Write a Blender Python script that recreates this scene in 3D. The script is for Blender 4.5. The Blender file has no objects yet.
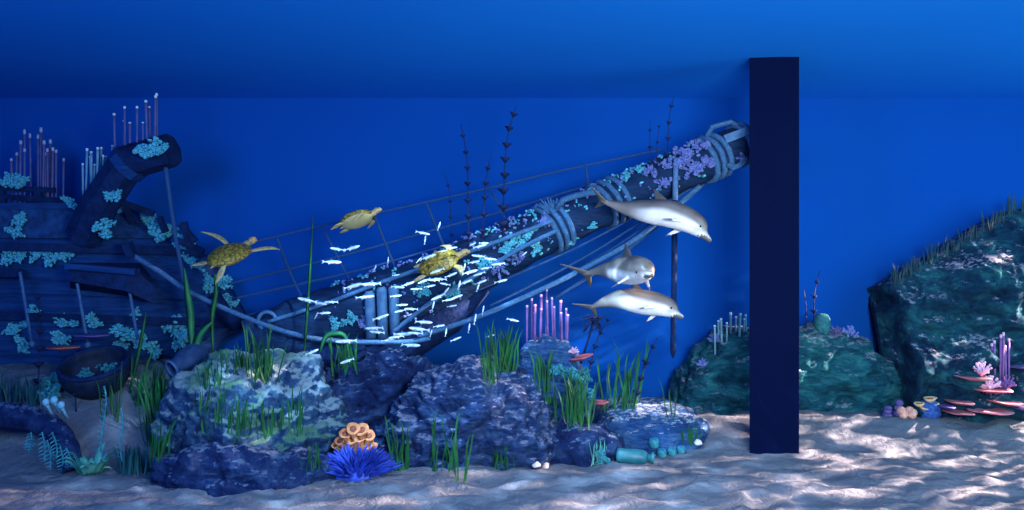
import bpy, bmesh, math, random
from mathutils import Vector, Matrix, noise
from mathutils.bvhtree import BVHTree
R = math.radians
PI = math.pi
random.seed(7)
scene = bpy.context.scene
COL = scene.collection

# ------------------------------------------------------------------ camera
F = 800.0          # focal length in pixels of the 1024 px frame
CH = 2.94          # camera height above the sand
HY = 260.0         # horizon row
CEIL = 6.0
WALLY = 15.11
cam_d = bpy.data.cameras.new('camera'); cam = bpy.data.objects.new('camera', cam_d); COL.objects.link(cam)
cam.location = (0, 0, CH); cam.rotation_euler = (PI / 2, 0, 0)
cam_d.sensor_width = 36; cam_d.lens = F / 1024 * 36; cam_d.shift_y = 5.0 / 1024
cam_d.clip_end = 200
scene.camera = cam
CAM = Vector((0, 0, CH))


def P(px, py, Y):
    """point at depth Y seen at a given image position"""
    return Vector(((px - 512) / F * Y, Y, CH + (HY - py) / F * Y))


def px_of(p):
    return 512 + p.x / p.y * F, HY - (p.z - CH) / p.y * F


def sm(a, b, x):
    t = max(0.0, min(1.0, (x - a) / (b - a)))
    return t * t * (3 - 2 * t)


# ------------------------------------------------------------------ mesh builder
class MB:
    def __init__(s):
        s.v = []; s.f = []; s.m = []; s.cur = 0

    def add(s, vs, fs):
        b = len(s.v)
        s.v += [Vector(v) for v in vs]
        s.f += [tuple(i + b for i in f) for f in fs]
        s.m += [s.cur] * len(fs)
        return s

    def tube(s, pts, rad, n=8, cap=True, flat=1.0, tipmat=None, twist=0.0):
        pts = [Vector(p) for p in pts]
        if not hasattr(rad, '__len__'): rad = [rad] * len(pts)
        vs = []; fs = []
        T = []
        for i in range(len(pts)):
            a = pts[max(0, i - 1)]; b = pts[min(len(pts) - 1, i + 1)]
            T.append((b - a).normalized())
        ref = Vector((0, 0, 1)) if abs(T[0].z) < 0.9 else Vector((0, 1, 0))
        N = T[0].cross(ref).normalized()
        for i, p in enumerate(pts):
            N = (N - T[i] * N.dot(T[i])).normalized()
            B = T[i].cross(N)
            for k in range(n):
                a = 2 * PI * k / n + twist
                vs.append(p + (N * math.cos(a) + B * math.sin(a) * flat) * rad[i])
        for i in range(len(pts) - 1):
            for k in range(n):
                k2 = (k + 1) % n
                fs.append((i * n + k, i * n + k2, (i + 1) * n + k2, (i + 1) * n + k))
        L = len(pts)
        if cap:
            fs.append(tuple(range(n))[::-1]); fs.append(tuple((L - 1) * n + k for k in range(n)))
        s.add(vs, fs)
        return s

    def ellip(s, c, r, nu=12, nv=8, mat=None):
        c = Vector(c); vs = []; fs = []
        mat = mat or Matrix.Identity(3)
        vs.append(c + mat @ Vector((0, 0, -r[2])))
        for j in range(1, nv):
            a = -PI / 2 + PI * j / nv
            for i in range(nu):
                b = 2 * PI * i / nu
                vs.append(c + mat @ Vector((r[0] * math.cos(a) * math.cos(b), r[1] * math.cos(a) * math.sin(b), r[2] * math.sin(a))))
        vs.append(c + mat @ Vector((0, 0, r[2])))
        for i in range(nu):
            fs.append((0, 1 + (i + 1) % nu, 1 + i))
            fs.append((len(vs) - 1, 1 + (nv - 2) * nu + i, 1 + (nv - 2) * nu + (i + 1) % nu))
        for j in range(nv - 2):
            for i in range(nu):
                a = 1 + j * nu + i; b = 1 + j * nu + (i + 1) % nu
                fs.append((a, b, b + nu, a + nu))
        return s.add(vs, fs)

    def box(s, c, h, mat=None):
        c = Vector(c); mat = mat or Matrix.Identity(3)
        vs = [c + mat @ Vector((x * h[0], y * h[1], z * h[2])) for x in (-1, 1) for y in (-1, 1) for z in (-1, 1)]
        return s.add(vs, [(0, 1, 3, 2), (4, 6, 7, 5), (0, 4, 5, 1), (2, 3, 7, 6), (0, 2, 6, 4), (1, 5, 7, 3)])

    def beam(s, a, b, w, h, up=(0, 0, 1)):
        a = Vector(a); b = Vector(b); t = (b - a); L = t.length; t.normalize()
        u = Vector(up); sd = t.cross(u).normalized(); u = sd.cross(t)
        m = Matrix((t, sd, u)).transposed()
        return s.box((a + b) / 2, (L / 2, w / 2, h / 2), m)

    def lathe(s, prof, n=24, mat=None, c=(0, 0, 0), wob=0.0):
        """prof: list of (r, z); spun about local z"""
        c = Vector(c); mat = mat or Matrix.Identity(3); vs = []; fs = []
        ph = random.random() * 6
        for (r, z) in prof:
            for k in range(n):
                a = 2 * PI * k / n
                rr = r * (1 + wob * math.sin(3 * a + ph) + wob * .7 * math.sin(5 * a + 2 * ph))
                vs.append(c + mat @ Vector((rr * math.cos(a), rr * math.sin(a), z)))
        for i in range(len(prof) - 1):
            for k in range(n):
                k2 = (k + 1) % n
                fs.append((i * n + k, i * n + k2, (i + 1) * n + k2, (i + 1) * n + k))
        fs.append(tuple(range(n))[::-1]); L = len(prof)
        fs.append(tuple((L - 1) * n + k for k in range(n)))
        return s.add(vs, fs)

    def blade(s, base, tip, w, bend, side, seg=6):
        """a folded grass blade from base to tip, bowed sideways by bend"""
        base = Vector(base); tip = Vector(tip); vs = []; fs = []
        side = Vector(side).normalized(); t = (tip - base).normalized(); nrm = t.cross(side).normalized()
        for i in range(seg + 1):
            q = i / seg
            c = base.lerp(tip, q) + Vector(bend) * (math.sin(q * PI / 2) ** 2 - q) * 2.0
            ww = w * (0.55 + 1.1 * q) * (1 - q) ** 0.55 if q < 1 else 0.0
            ww = max(ww, w * 0.03)
            vs += [c - side * ww, c + nrm * ww * 0.45, c + side * ww]
        for i in range(seg):
            a = i * 3
            fs += [(a, a + 1, a + 4, a + 3), (a + 1, a + 2, a + 5, a + 4)]
        return s.add(vs, fs)

    def build(s, name, mats, parent=None, loc=None, smooth=True, kind=None):
        """link as ONE object; vertices are given in world space"""
        if not isinstance(mats, (list, tuple)): mats = [mats]
        org = Vector((0, 0, 0))
        if parent is not None: org = WORLD[parent.name]
        elif loc is not None: org = Vector(loc)
        elif s.v:
            lo = [min(v[i] for v in s.v) for i in range(3)]; hi = [max(v[i] for v in s.v) for i in range(3)]
            org = Vector(((lo[0] + hi[0]) / 2, (lo[1] + hi[1]) / 2, lo[2]))
        me = bpy.data.meshes.new(name)
        me.from_pydata([v - org for v in s.v], [], s.f)
        for m in mats: me.materials.append(m)
        if len(mats) > 1: me.polygons.foreach_set('material_index', s.m)
        if smooth: me.polygons.foreach_set('use_smooth', [True] * len(me.polygons))
        me.update()
        o = bpy.data.objects.new(name, me); COL.objects.link(o)
        if parent is not None: o.parent = parent
        else: o.location = org
        WORLD[o.name] = org
        if kind: o['kind'] = kind
        return o


WORLD = {}


def empty(name, loc):
    o = bpy.data.objects.new(name, None); COL.objects.link(o); o.location = loc
    o.empty_display_size = 0.1
    WORLD[o.name] = Vector(loc)
    return o


def tag(o, label, cat, group=None):
    o['label'] = label; o['category'] = cat
    if group: o['group'] = group
    return o


def copy_tree(o, loc, rot, scale, parent=None):
    c = o.copy(); COL.objects.link(c)
    for k in ('label', 'category', 'group'):
        if k in c: del c[k]
    c.location = loc; c.rotation_euler = rot; c.scale = scale
    for ch in o.children:
        d = ch.copy(); COL.objects.link(d); d.parent = c
        for g in ch.children:
            e = g.copy(); COL.objects.link(e); e.parent = d
    return c


# surfaces things may stand on: found by a ray, so that everything is rooted
SURF = []


def surf(mb):
    SURF.append(BVHTree.FromPolygons(mb.v, mb.f))


def cast(o, d):
    best = None
    for t in SURF:
        h = t.ray_cast(o, d)
        if h[0] is not None and (best is None or h[3] < best[2]): best = (h[0], h[1], h[3])
    return best


def hit(px, py, default=12.5):
    h = cast(CAM, (P(px, py, 10) - CAM).normalized())
    if h is None: return P(px, py, default), Vector((0, -1, 0))
    n = h[1] if h[1].dot(P(px, py, 10) - CAM) < 0 else -h[1]
    return h[0], n


def down(x, y, z=5.9):
    h = cast(Vector((x, y, z)), Vector((0, 0, -1)))
    return h[0] if h else Vector((x, y, 0))


# ------------------------------------------------------------------ materials
def mat(name):
    m = bpy.data.materials.new(name); m.use_nodes = True
    nt = m.node_tree; b = nt.nodes['Principled BSDF']
    return m, nt, b


def c4(c): return (c[0], c[1], c[2], 1)


def ramp(nt, stops):
    r = nt.nodes.new('ShaderNodeValToRGB')
    e = r.color_ramp.elements
    while len(e) < len(stops): e.new(0.5)
    for i, (p, c) in enumerate(stops):
        e[i].position = p; e[i].color = c4(c) if hasattr(c, '__len__') else (c, c, c, 1)
    return r


def tex(nt, kind, **kw):
    n = nt.nodes.new(kind)
    for k, v in kw.items():
        if k in n.inputs: n.inputs[k].default_value = v
        else: setattr(n, k, v)
    return n


def pos(nt, scale=(1, 1, 1), obj=True):
    tc = nt.nodes.new('ShaderNodeTexCoord'); mp = nt.nodes.new('ShaderNodeMapping')
    nt.links.new(tc.outputs['Object' if obj else 'Generated'], mp.inputs['Vector'])
    mp.inputs['Scale'].default_value = scale
    return mp


def simple(name, col, col2=None, rough=0.6, scale=8.0, bump=0.0, bscale=40.0, spec=0.3, detail=4.0, sub=0.0):
    m, nt, b = mat(name)
    b.inputs['Roughness'].default_value = rough
    b.inputs['Specular IOR Level'].default_value = spec
    mp = pos(nt)
    n = tex(nt, 'ShaderNodeTexNoise', Scale=scale, Detail=detail)
    nt.links.new(mp.outputs[0], n.inputs['Vector'])
    r = ramp(nt, [(0.35, col), (0.65, col2 or tuple(c * 1.5 for c in col))])
    nt.links.new(n.outputs['Fac'], r.inputs[0]); nt.links.new(r.outputs[0], b.inputs['Base Color'])
    if bump:
        n2 = tex(nt, 'ShaderNodeTexNoise', Scale=bscale, Detail=5.0)
        nt.links.new(mp.outputs[0], n2.inputs['Vector'])
        bp = tex(nt, 'ShaderNodeBump', Strength=bump, Distance=0.03)
        nt.links.new(n2.outputs['Fac'], bp.inputs['Height']); nt.links.new(bp.outputs[0], b.inputs['Normal'])
    return m


def rockmat(name, dark, mid, light, silt_lit, green=None, scale=1.6, stretch=(1, 1, 1), silt_lit_lo=0.55, bump=0.9):
    """layered rock: dark and mid minerals, paler veins, pale sediment and growth on upper faces, a tone that also paints the lit crest"""
    m, nt, b = mat(name)
    b.inputs['Roughness'].default_value = 0.85; b.inputs['Specular IOR Level'].default_value = 0.15
    mp = pos(nt, stretch)
    L = nt.links.new
    n1 = tex(nt, 'ShaderNodeTexNoise', Scale=scale * 1.8, Detail=10.0, Roughness=0.7, Distortion=0.8); L(mp.outputs[0], n1.inputs['Vector'])
    r1 = ramp(nt, [(0.34, dark), (0.5, mid), (0.68, light)]); L(n1.outputs['Fac'], r1.inputs[0])
    col = r1.outputs[0]
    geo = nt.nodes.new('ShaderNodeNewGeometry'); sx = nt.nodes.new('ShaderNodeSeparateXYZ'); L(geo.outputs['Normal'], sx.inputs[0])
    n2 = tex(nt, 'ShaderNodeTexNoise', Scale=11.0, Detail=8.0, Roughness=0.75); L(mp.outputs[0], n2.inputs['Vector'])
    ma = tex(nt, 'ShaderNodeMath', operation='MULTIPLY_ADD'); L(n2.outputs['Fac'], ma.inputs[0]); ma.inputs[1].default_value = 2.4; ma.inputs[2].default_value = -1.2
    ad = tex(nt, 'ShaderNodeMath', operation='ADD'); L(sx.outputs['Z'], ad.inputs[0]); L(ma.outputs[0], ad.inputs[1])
    r2 = ramp(nt, [(silt_lit_lo, 0.0), (silt_lit_lo + 0.35, 1.0)]); L(ad.outputs[0], r2.inputs[0])
    sc = None
    if green:
        n3 = tex(nt, 'ShaderNodeTexNoise', Scale=1.3, Detail=5.0); L(mp.outputs[0], n3.inputs['Vector'])
        r3 = ramp(nt, [(0.45, silt_lit), (0.6, green)]); L(n3.outputs['Fac'], r3.inputs[0]); sc = r3.outputs[0]
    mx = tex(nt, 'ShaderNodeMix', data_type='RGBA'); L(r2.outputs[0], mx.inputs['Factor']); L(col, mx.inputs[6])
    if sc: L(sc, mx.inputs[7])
    else: mx.inputs[7].default_value = c4(silt_lit)
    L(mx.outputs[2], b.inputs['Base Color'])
    n4 = tex(nt, 'ShaderNodeTexNoise', Scale=9.0, Detail=10.0, Roughness=0.7); L(mp.outputs[0], n4.inputs['Vector'])
    v4 = tex(nt, 'ShaderNodeTexVoronoi', Scale=6.0); L(mp.outputs[0], v4.inputs['Vector'])
    a4 = tex(nt, 'ShaderNodeMath', operation='MULTIPLY_ADD'); L(v4.outputs[0], a4.inputs[0]); a4.inputs[1].default_value = 0.35; L(n4.outputs['Fac'], a4.inputs[2])
    bp = tex(nt, 'ShaderNodeBump', Strength=bump, Distance=0.12); L(a4.outputs[0], bp.inputs['Height']); L(bp.outputs[0], b.inputs['Normal'])
    return m


def woodmat(name, c1, c2, stretch=(0.6, 4, 9), bump=0.5):
    m, nt, b = mat(name); L = nt.links.new
    b.inputs['Roughness'].default_value = 0.8; b.inputs['Specular IOR Level'].default_value = 0.2
    mp = pos(nt, stretch)
    n = tex(nt, 'ShaderNodeTexNoise', Scale=2.0, Detail=8.0, Roughness=0.65); L(mp.outputs[0], n.inputs['Vector'])
    r = ramp(nt, [(0.35, c1), (0.7, c2)]); L(n.outputs['Fac'], r.inputs[0]); L(r.outputs[0], b.inputs['Base Color'])
    n2 = tex(nt, 'ShaderNodeTexNoise', Scale=5.0, Detail=8.0); L(mp.outputs[0], n2.inputs['Vector'])
    bp = tex(nt, 'ShaderNodeBump', Strength=bump, Distance=0.05); L(n2.outputs['Fac'], bp.inputs['Height']); L(bp.outputs[0], b.inputs['Normal'])
    return m


M = {}
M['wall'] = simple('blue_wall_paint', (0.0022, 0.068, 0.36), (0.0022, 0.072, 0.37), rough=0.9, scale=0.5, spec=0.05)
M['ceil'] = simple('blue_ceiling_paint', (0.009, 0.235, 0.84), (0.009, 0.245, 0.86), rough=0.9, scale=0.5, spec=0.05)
M['pillar'] = simple('navy_pillar_paint', (0.0001, 0.0030, 0.027), (0.0001, 0.0034, 0.030), rough=0.8, scale=1.0, spec=0.05)
M['hull'] = woodmat('hull_planks', (0.002, 0.022, 0.11), (0.006, 0.06, 0.22))
M['bulwark'] = simple('worm_eaten_bulwark', (0.003, 0.026, 0.10), (0.009, 0.06, 0.20), rough=0.9, scale=9, bump=0.8, bscale=14)
M['timber'] = woodmat('dark_timber', (0.001, 0.010, 0.055), (0.003, 0.026, 0.11), stretch=(3, 3, 3))
M['spar'] = woodmat('spar_timber', (0.002, 0.014, 0.055), (0.006, 0.04, 0.12), stretch=(1.5, 1.5, 6))
M['iron'] = simple('pale_iron', (0.03, 0.10, 0.24), (0.05, 0.15, 0.32), rough=0.6, scale=20)
M['rope'] = simple('rope', (0.03, 0.11, 0.25), (0.06, 0.18, 0.36), rough=0.9, scale=30, bump=0.5, bscale=90)
M['netrope'] = simple('net_rope', (0.012, 0.055, 0.17), (0.022, 0.08, 0.22), rough=0.9, scale=30)
M['post'] = simple('pale_post', (0.05, 0.15, 0.32), (0.09, 0.22, 0.42), rough=0.7, scale=10, bump=0.3)
M['cyan'] = simple('cyan_soft_coral', (0.03, 0.28, 0.42), (0.14, 0.62, 0.74), rough=0.5, scale=9, bump=0.4, bscale=60)
M['tealcoral'] = simple('teal_soft_coral', (0.010, 0.13, 0.21), (0.05, 0.34, 0.40), rough=0.5, scale=9, bump=0.4, bscale=60)
M['purplecoral'] = simple('purple_coral', (0.08, 0.13, 0.42), (0.20, 0.27, 0.62), rough=0.5, scale=12, bump=0.4)
M['mauve'] = simple('mauve_tube', (0.07, 0.075, 0.22), (0.11, 0.11, 0.30), rough=0.6, scale=6)
M['mauvetip'] = simple('mauve_tube_tip', (0.34, 0.34, 0.52), (0.42, 0.42, 0.6), rough=0.6, scale=6)
M['pinktube'] = simple('pink_tube', (0.13, 0.07, 0.26), (0.24, 0.12, 0.36), rough=0.6, scale=6)
M['pinktip'] = simple('pink_tube_tip', (0.75, 0.45, 0.65), (0.8, 0.5, 0.7), rough=0.6, scale=6)
M['whitetube'] = simple('pale_tube', (0.10, 0.26, 0.36), (0.18, 0.38, 0.48), rough=0.6, scale=6)
M['whitetip'] = simple('pale_tube_tip', (0.5, 0.68, 0.78), (0.6, 0.75, 0.85), rough=0.6, scale=6)
M['grass'] = simple('seagrass', (0.004, 0.055, 0.025), (0.014, 0.15, 0.035), rough=0.5, scale=3)
M['grassteal'] = simple('teal_seagrass', (0.003, 0.04, 0.065), (0.008, 0.10, 0.12), rough=0.5, scale=3)
M['crestgrass'] = simple('crest_grass', (0.002, 0.03, 0.05), (0.004, 0.05, 0.07), rough=0.6, scale=3)
M['kelp'] = simple('kelp_leaf', (0.008, 0.10, 0.05), (0.025, 0.20, 0.06), rough=0.5, scale=3)
M['whip'] = simple('whip_coral', (0.002, 0.008, 0.05), (0.004, 0.014, 0.07), rough=0.7, scale=6)
M['fern'] = simple('fern_leaf', (0.03, 0.22, 0.22), (0.14, 0.48, 0.36), rough=0.5, scale=4)
M['anemone'] = simple('blue_anemone', (0.010, 0.03, 0.30), (0.04, 0.10, 0.62), rough=0.5, scale=4)
M['orange'] = simple('orange_coral', (0.42, 0.15, 0.06), (0.58, 0.25, 0.11), rough=0.6, scale=12, bump=0.4)
M['orangedark'] = simple('orange_coral_mouth', (0.16, 0.04, 0.02), (0.20, 0.06, 0.03), rough=0.6, scale=12)
M['yellowrim'] = simple('yellow_coral_rim', (0.75, 0.55, 0.30), (0.85, 0.7, 0.45), rough=0.6, scale=12)
M['pinkplate'] = simple('pink_plate_coral', (0.34, 0.11, 0.17), (0.55, 0.24, 0.29), rough=0.7, scale=7, bump=0.3)
M['dkplate'] = simple('violet_plate_coral', (0.08, 0.06, 0.26), (0.16, 0.11, 0.36), rough=0.7, scale=7, bump=0.3)
M['redplate'] = simple('red_plate_coral', (0.30, 0.06, 0.09), (0.48, 0.14, 0.16), rough=0.7, scale=7, bump=0.3)
M['pinklump'] = simple('pink_lump_coral', (0.55, 0.24, 0.20), (0.82, 0.46, 0.36), rough=0.7, scale=18, bump=0.8, bscale=24)
M['bluedome'] = simple('blue_dome_coral', (0.01, 0.05, 0.26), (0.04, 0.14, 0.46), rough=0.7, scale=20, bump=0.8, bscale=30)
M['violetball'] = simple('violet_sponge', (0.03, 0.03, 0.15), (0.12, 0.10, 0.30), rough=0.7, scale=18, bump=0.7, bscale=26)
M['tealbottle'] = simple('teal_glaze', (0.008, 0.10, 0.15), (0.025, 0.20, 0.24), rough=0.5, scale=5, spec=0.5)
M['jar'] = simple('grey_blue_clay', (0.006, 0.03, 0.10), (0.018, 0.06, 0.16), rough=0.7, scale=8, bump=0.4)
M['pot'] = simple('black_pot', (0.002, 0.008, 0.03), (0.006, 0.02, 0.055), rough=0.7, scale=8, bump=0.4)
M['shell'] = simple('pale_shell', (0.45, 0.42, 0.45), (0.7, 0.66, 0.66), rough=0.6, scale=20)
M['whitepolyp'] = simple('white_polyp', (0.14, 0.42, 0.58), (0.3, 0.62, 0.75), rough=0.5, scale=12)
M['cactus'] = simple('green_barrel_sponge', (0.01, 0.10, 0.14), (0.03, 0.2, 0.22), rough=0.8, scale=20, bump=0.5)
M['black'] = simple('black_eye', (0.004, 0.004, 0.005), (0.006, 0.006, 0.007), rough=0.2)

M['rock_pale'] = rockmat('pale_lichen_rock', (0.005, 0.025, 0.10), (0.02, 0.07, 0.18), (0.09, 0.20, 0.32), (0.22, 0.33, 0.40), (0.08, 0.22, 0.15), silt_lit_lo=0.30, scale=2.2)
M['rock_blue'] = rockmat('dark_blue_rock', (0.003, 0.010, 0.06), (0.008, 0.028, 0.115), (0.035, 0.08, 0.20), (0.10, 0.17, 0.30), silt_lit_lo=0.85)
M['rock_mid'] = rockmat('blue_grey_rock', (0.004, 0.014, 0.075), (0.016, 0.05, 0.16), (0.075, 0.145, 0.31), (0.22, 0.27, 0.41), silt_lit_lo=0.70, stretch=(1, 1, 2.2))
M['rock_dome'] = rockmat('streaked_blue_rock', (0.006, 0.035, 0.15), (0.025, 0.10, 0.30), (0.10, 0.24, 0.44), (0.4, 0.5, 0.58), silt_lit_lo=0.92, stretch=(1, 1, 3.5))
M['cliff'] = rockmat('teal_cliff_rock', (0.002, 0.025, 0.06), (0.007, 0.10, 0.15), (0.035, 0.23, 0.26), (0.24, 0.30, 0.38), silt_lit_lo=0.72, stretch=(1, 1, 2.6), scale=1.1)
M['cliff_dark'] = rockmat('dark_cliff_rock', (0.002, 0.012, 0.05), (0.005, 0.05, 0.10), (0.02, 0.16, 0.19), (0.34, 0.38, 0.48), silt_lit_lo=0.84, stretch=(1, 1, 1.8), scale=1.0)  # pale upper-face tone here paints the lit crest of the tall cliff


def sandmat():
    m, nt, b = mat('sand'); L = nt.links.new
    b.inputs['Roughness'].default_value = 0.9; b.inputs['Specular IOR Level'].default_value = 0.1
    mp = pos(nt)
    n = tex(nt, 'ShaderNodeTexNoise', Scale=1.2, Detail=6.0); L(mp.outputs[0], n.inputs['Vector'])
    r = ramp(nt, [(0.3, (0.095, 0.125, 0.17)), (0.7, (0.155, 0.18, 0.225))]); L(n.outputs['Fac'], r.inputs[0]); L(r.outputs[0], b.inputs['Base Color'])
    n2 = tex(nt, 'ShaderNodeTexNoise', Scale=60.0, Detail=4.0); L(mp.outputs[0], n2.inputs['Vector'])
    n3 = tex(nt, 'ShaderNodeTexNoise', Scale=7.0, Detail=4.0, Distortion=1.0); L(mp.outputs[0], n3.inputs['Vector'])
    a = tex(nt, 'ShaderNodeMath', operation='MULTIPLY_ADD'); L(n3.outputs['Fac'], a.inputs[0]); a.inputs[1].default_value = 3.0; L(n2.outputs['Fac'], a.inputs[2])
    bp = tex(nt, 'ShaderNodeBump', Strength=0.5, Distance=0.04); L(a.outputs[0], bp.inputs['Height']); L(bp.outputs[0], b.inputs['Normal'])
    return m


M['sand'] = sandmat()


def fishmat():
    m, nt, b = mat('silver_fish'); L = nt.links.new
    b.inputs['Roughness'].default_value = 0.35; b.inputs['Specular IOR Level'].default_value = 0.6
    mp = pos(nt); sx = nt.nodes.new('ShaderNodeSeparateXYZ'); L(mp.outputs[0], sx.inputs[0])
    mr = tex(nt, 'ShaderNodeMapRange'); mr.inputs['From Min'].default_value = -0.02; mr.inputs['From Max'].default_value = 0.11
    L(sx.outputs['Z'], mr.inputs['Value'])
    r = ramp(nt, [(0.0, (0.75, 0.90, 0.97)), (0.45, (0.50, 0.72, 0.88)), (0.75, (0.05, 0.18, 0.40))]); L(mr.outputs[0], r.inputs[0]); L(r.outputs[0], b.inputs['Base Color'])
    return m


M['fish'] = fishmat()


def skinmat(name):
    m, nt, b = mat(name); L = nt.links.new
    b.inputs['Roughness'].default_value = 0.42; b.inputs['Specular IOR Level'].default_value = 0.4
    at = tex(nt, 'ShaderNodeAttribute', attribute_name='tone'); 
    mp = pos(nt); n = tex(nt, 'ShaderNodeTexNoise', Scale=6.0, Detail=4.0); L(mp.outputs[0], n.inputs['Vector'])
    r = ramp(nt, [(0.3, 0.85), (0.7, 1.1)]); L(n.outputs['Fac'], r.inputs[0])
    mx = tex(nt, 'ShaderNodeMix', data_type='RGBA', blend_type='MULTIPLY'); mx.inputs['Factor'].default_value = 1
    L(at.outputs['Color'], mx.inputs[6]); L(r.outputs[0], mx.inputs[7]); L(mx.outputs[2], b.inputs['Base Color'])
    return m


M['skin'] = skinmat('animal_skin')


def scutemat():
    m, nt, b = mat('turtle_scutes'); L = nt.links.new
    b.inputs['Roughness'].default_value = 0.5
    mp = pos(nt)
    v = tex(nt, 'ShaderNodeTexVoronoi', Scale=9.0, feature='DISTANCE_TO_EDGE'); L(mp.outputs[0], v.inputs['Vector'])
    n = tex(nt, 'ShaderNodeTexNoise', Scale=22.0, Detail=6.0); L(mp.outputs[0], n.inputs['Vector'])
    r = ramp(nt, [(0.35, (0.09, 0.065, 0.01)), (0.65, (0.42, 0.30, 0.035))]); L(n.outputs['Fac'], r.inputs[0])
    r2 = ramp(nt, [(0.02, 0.45), (0.09, 1.0)]); L(v.outputs[0], r2.inputs[0])
    mx = tex(nt, 'ShaderNodeMix', data_type='RGBA', blend_type='MULTIPLY'); mx.inputs['Factor'].default_value = 1
    L(r.outputs[0], mx.inputs[6]); L(r2.outputs[0], mx.inputs[7]); L(mx.outputs[2], b.inputs['Base Color'])
    bp = tex(nt, 'ShaderNodeBump', Strength=0.4, Distance=0.02); L(r2.outputs[0], bp.inputs['Height']); L(bp.outputs[0], b.inputs['Normal'])
    return m


M['scute'] = scutemat()


# ------------------------------------------------------------------ the setting
def sandz(x, y):
    z = 0.05 * noise.fractal(Vector((x * .5, y * .7, 0.0)), 1.0, 2.0, 3)
    wx = x + .25 * noise.noise(Vector((x * 1.3, y * 1.3, 9))); wy = y + .25 * noise.noise(Vector((x * 1.3, y * 1.3, 5)))
    z += 0.055 * (1 - 1.6 * abs(noise.noise(Vector((wx * 1.5, wy * 1.9, 3.0))))) - 0.05
    z += 0.034 * noise.fractal(Vector((wx * 2.8, wy * 3.4, 7.0)), .75, 2.1, 3)
    z += 1.20 * sm(11.0, 13.4, y) * sm(-4.5, -6.3, x)           # the drift that has buried the ship's keel
    z += 0.38 * sm(12.05, 13.25, y) * sm(0.5, 2.0, x)              # the sand banks up against the cliffs
    return z


def build_floor():
    mb = MB()
    xs = [-12 + 0.06 * i for i in range(351)] + [9.2 + .2 * i for i in range(35)]
    ys = [-4 + i * 0.6 for i in range(20)] + [8 + 0.045 * i for i in range(159)]
    ys = [y for y in ys if y < WALLY] + [WALLY]
    vs = [(x, y, sandz(x, y)) for y in ys for x in xs]
    n = len(xs)
    fs = [(j * n + i, j * n + i + 1, (j + 1) * n + i + 1, (j + 1) * n + i) for j in range(len(ys) - 1) for i in range(n - 1)]
    mb.add(vs, fs)
    surf(mb)
    mb.build('floor', M['sand'], loc=(0, 0, 0), kind='structure')


build_floor()
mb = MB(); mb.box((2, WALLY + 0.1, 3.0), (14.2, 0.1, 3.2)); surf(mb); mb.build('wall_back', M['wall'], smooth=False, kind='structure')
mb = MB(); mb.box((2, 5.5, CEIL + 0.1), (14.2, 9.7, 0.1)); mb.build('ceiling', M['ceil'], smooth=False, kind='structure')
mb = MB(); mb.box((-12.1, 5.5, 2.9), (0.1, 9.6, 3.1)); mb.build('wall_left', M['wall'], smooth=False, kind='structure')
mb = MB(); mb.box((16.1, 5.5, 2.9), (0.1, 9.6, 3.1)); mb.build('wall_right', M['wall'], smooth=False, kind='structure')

# the square-edged pillar
mb = MB(); pc = Vector(((773.8 - 512) / F * 12.1, 12.1, 0)); hw = 0.365; hd = 0.05
pl = [(-hw, 0.01), (0.03, -hd), (hw, -0.05), (hw - 0.05, 0.45), (-hw + 0.17, 0.45)]
vs = [(pc.x + a, pc.y + b, z) for z in (-0.1, CEIL) for a, b in pl]
mb.add(vs, [(0, 1, 2, 3, 4)[::-1], (5, 6, 7, 8, 9)] + [(i, (i + 1) % 5, 5 + (i + 1) % 5, 5 + i) for i in range(5)])
o = mb.build('pillar', M['pillar'], smooth=False)
tag(o, 'tall navy blue square pillar running from the sand to the ceiling', 'pillar')


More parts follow.
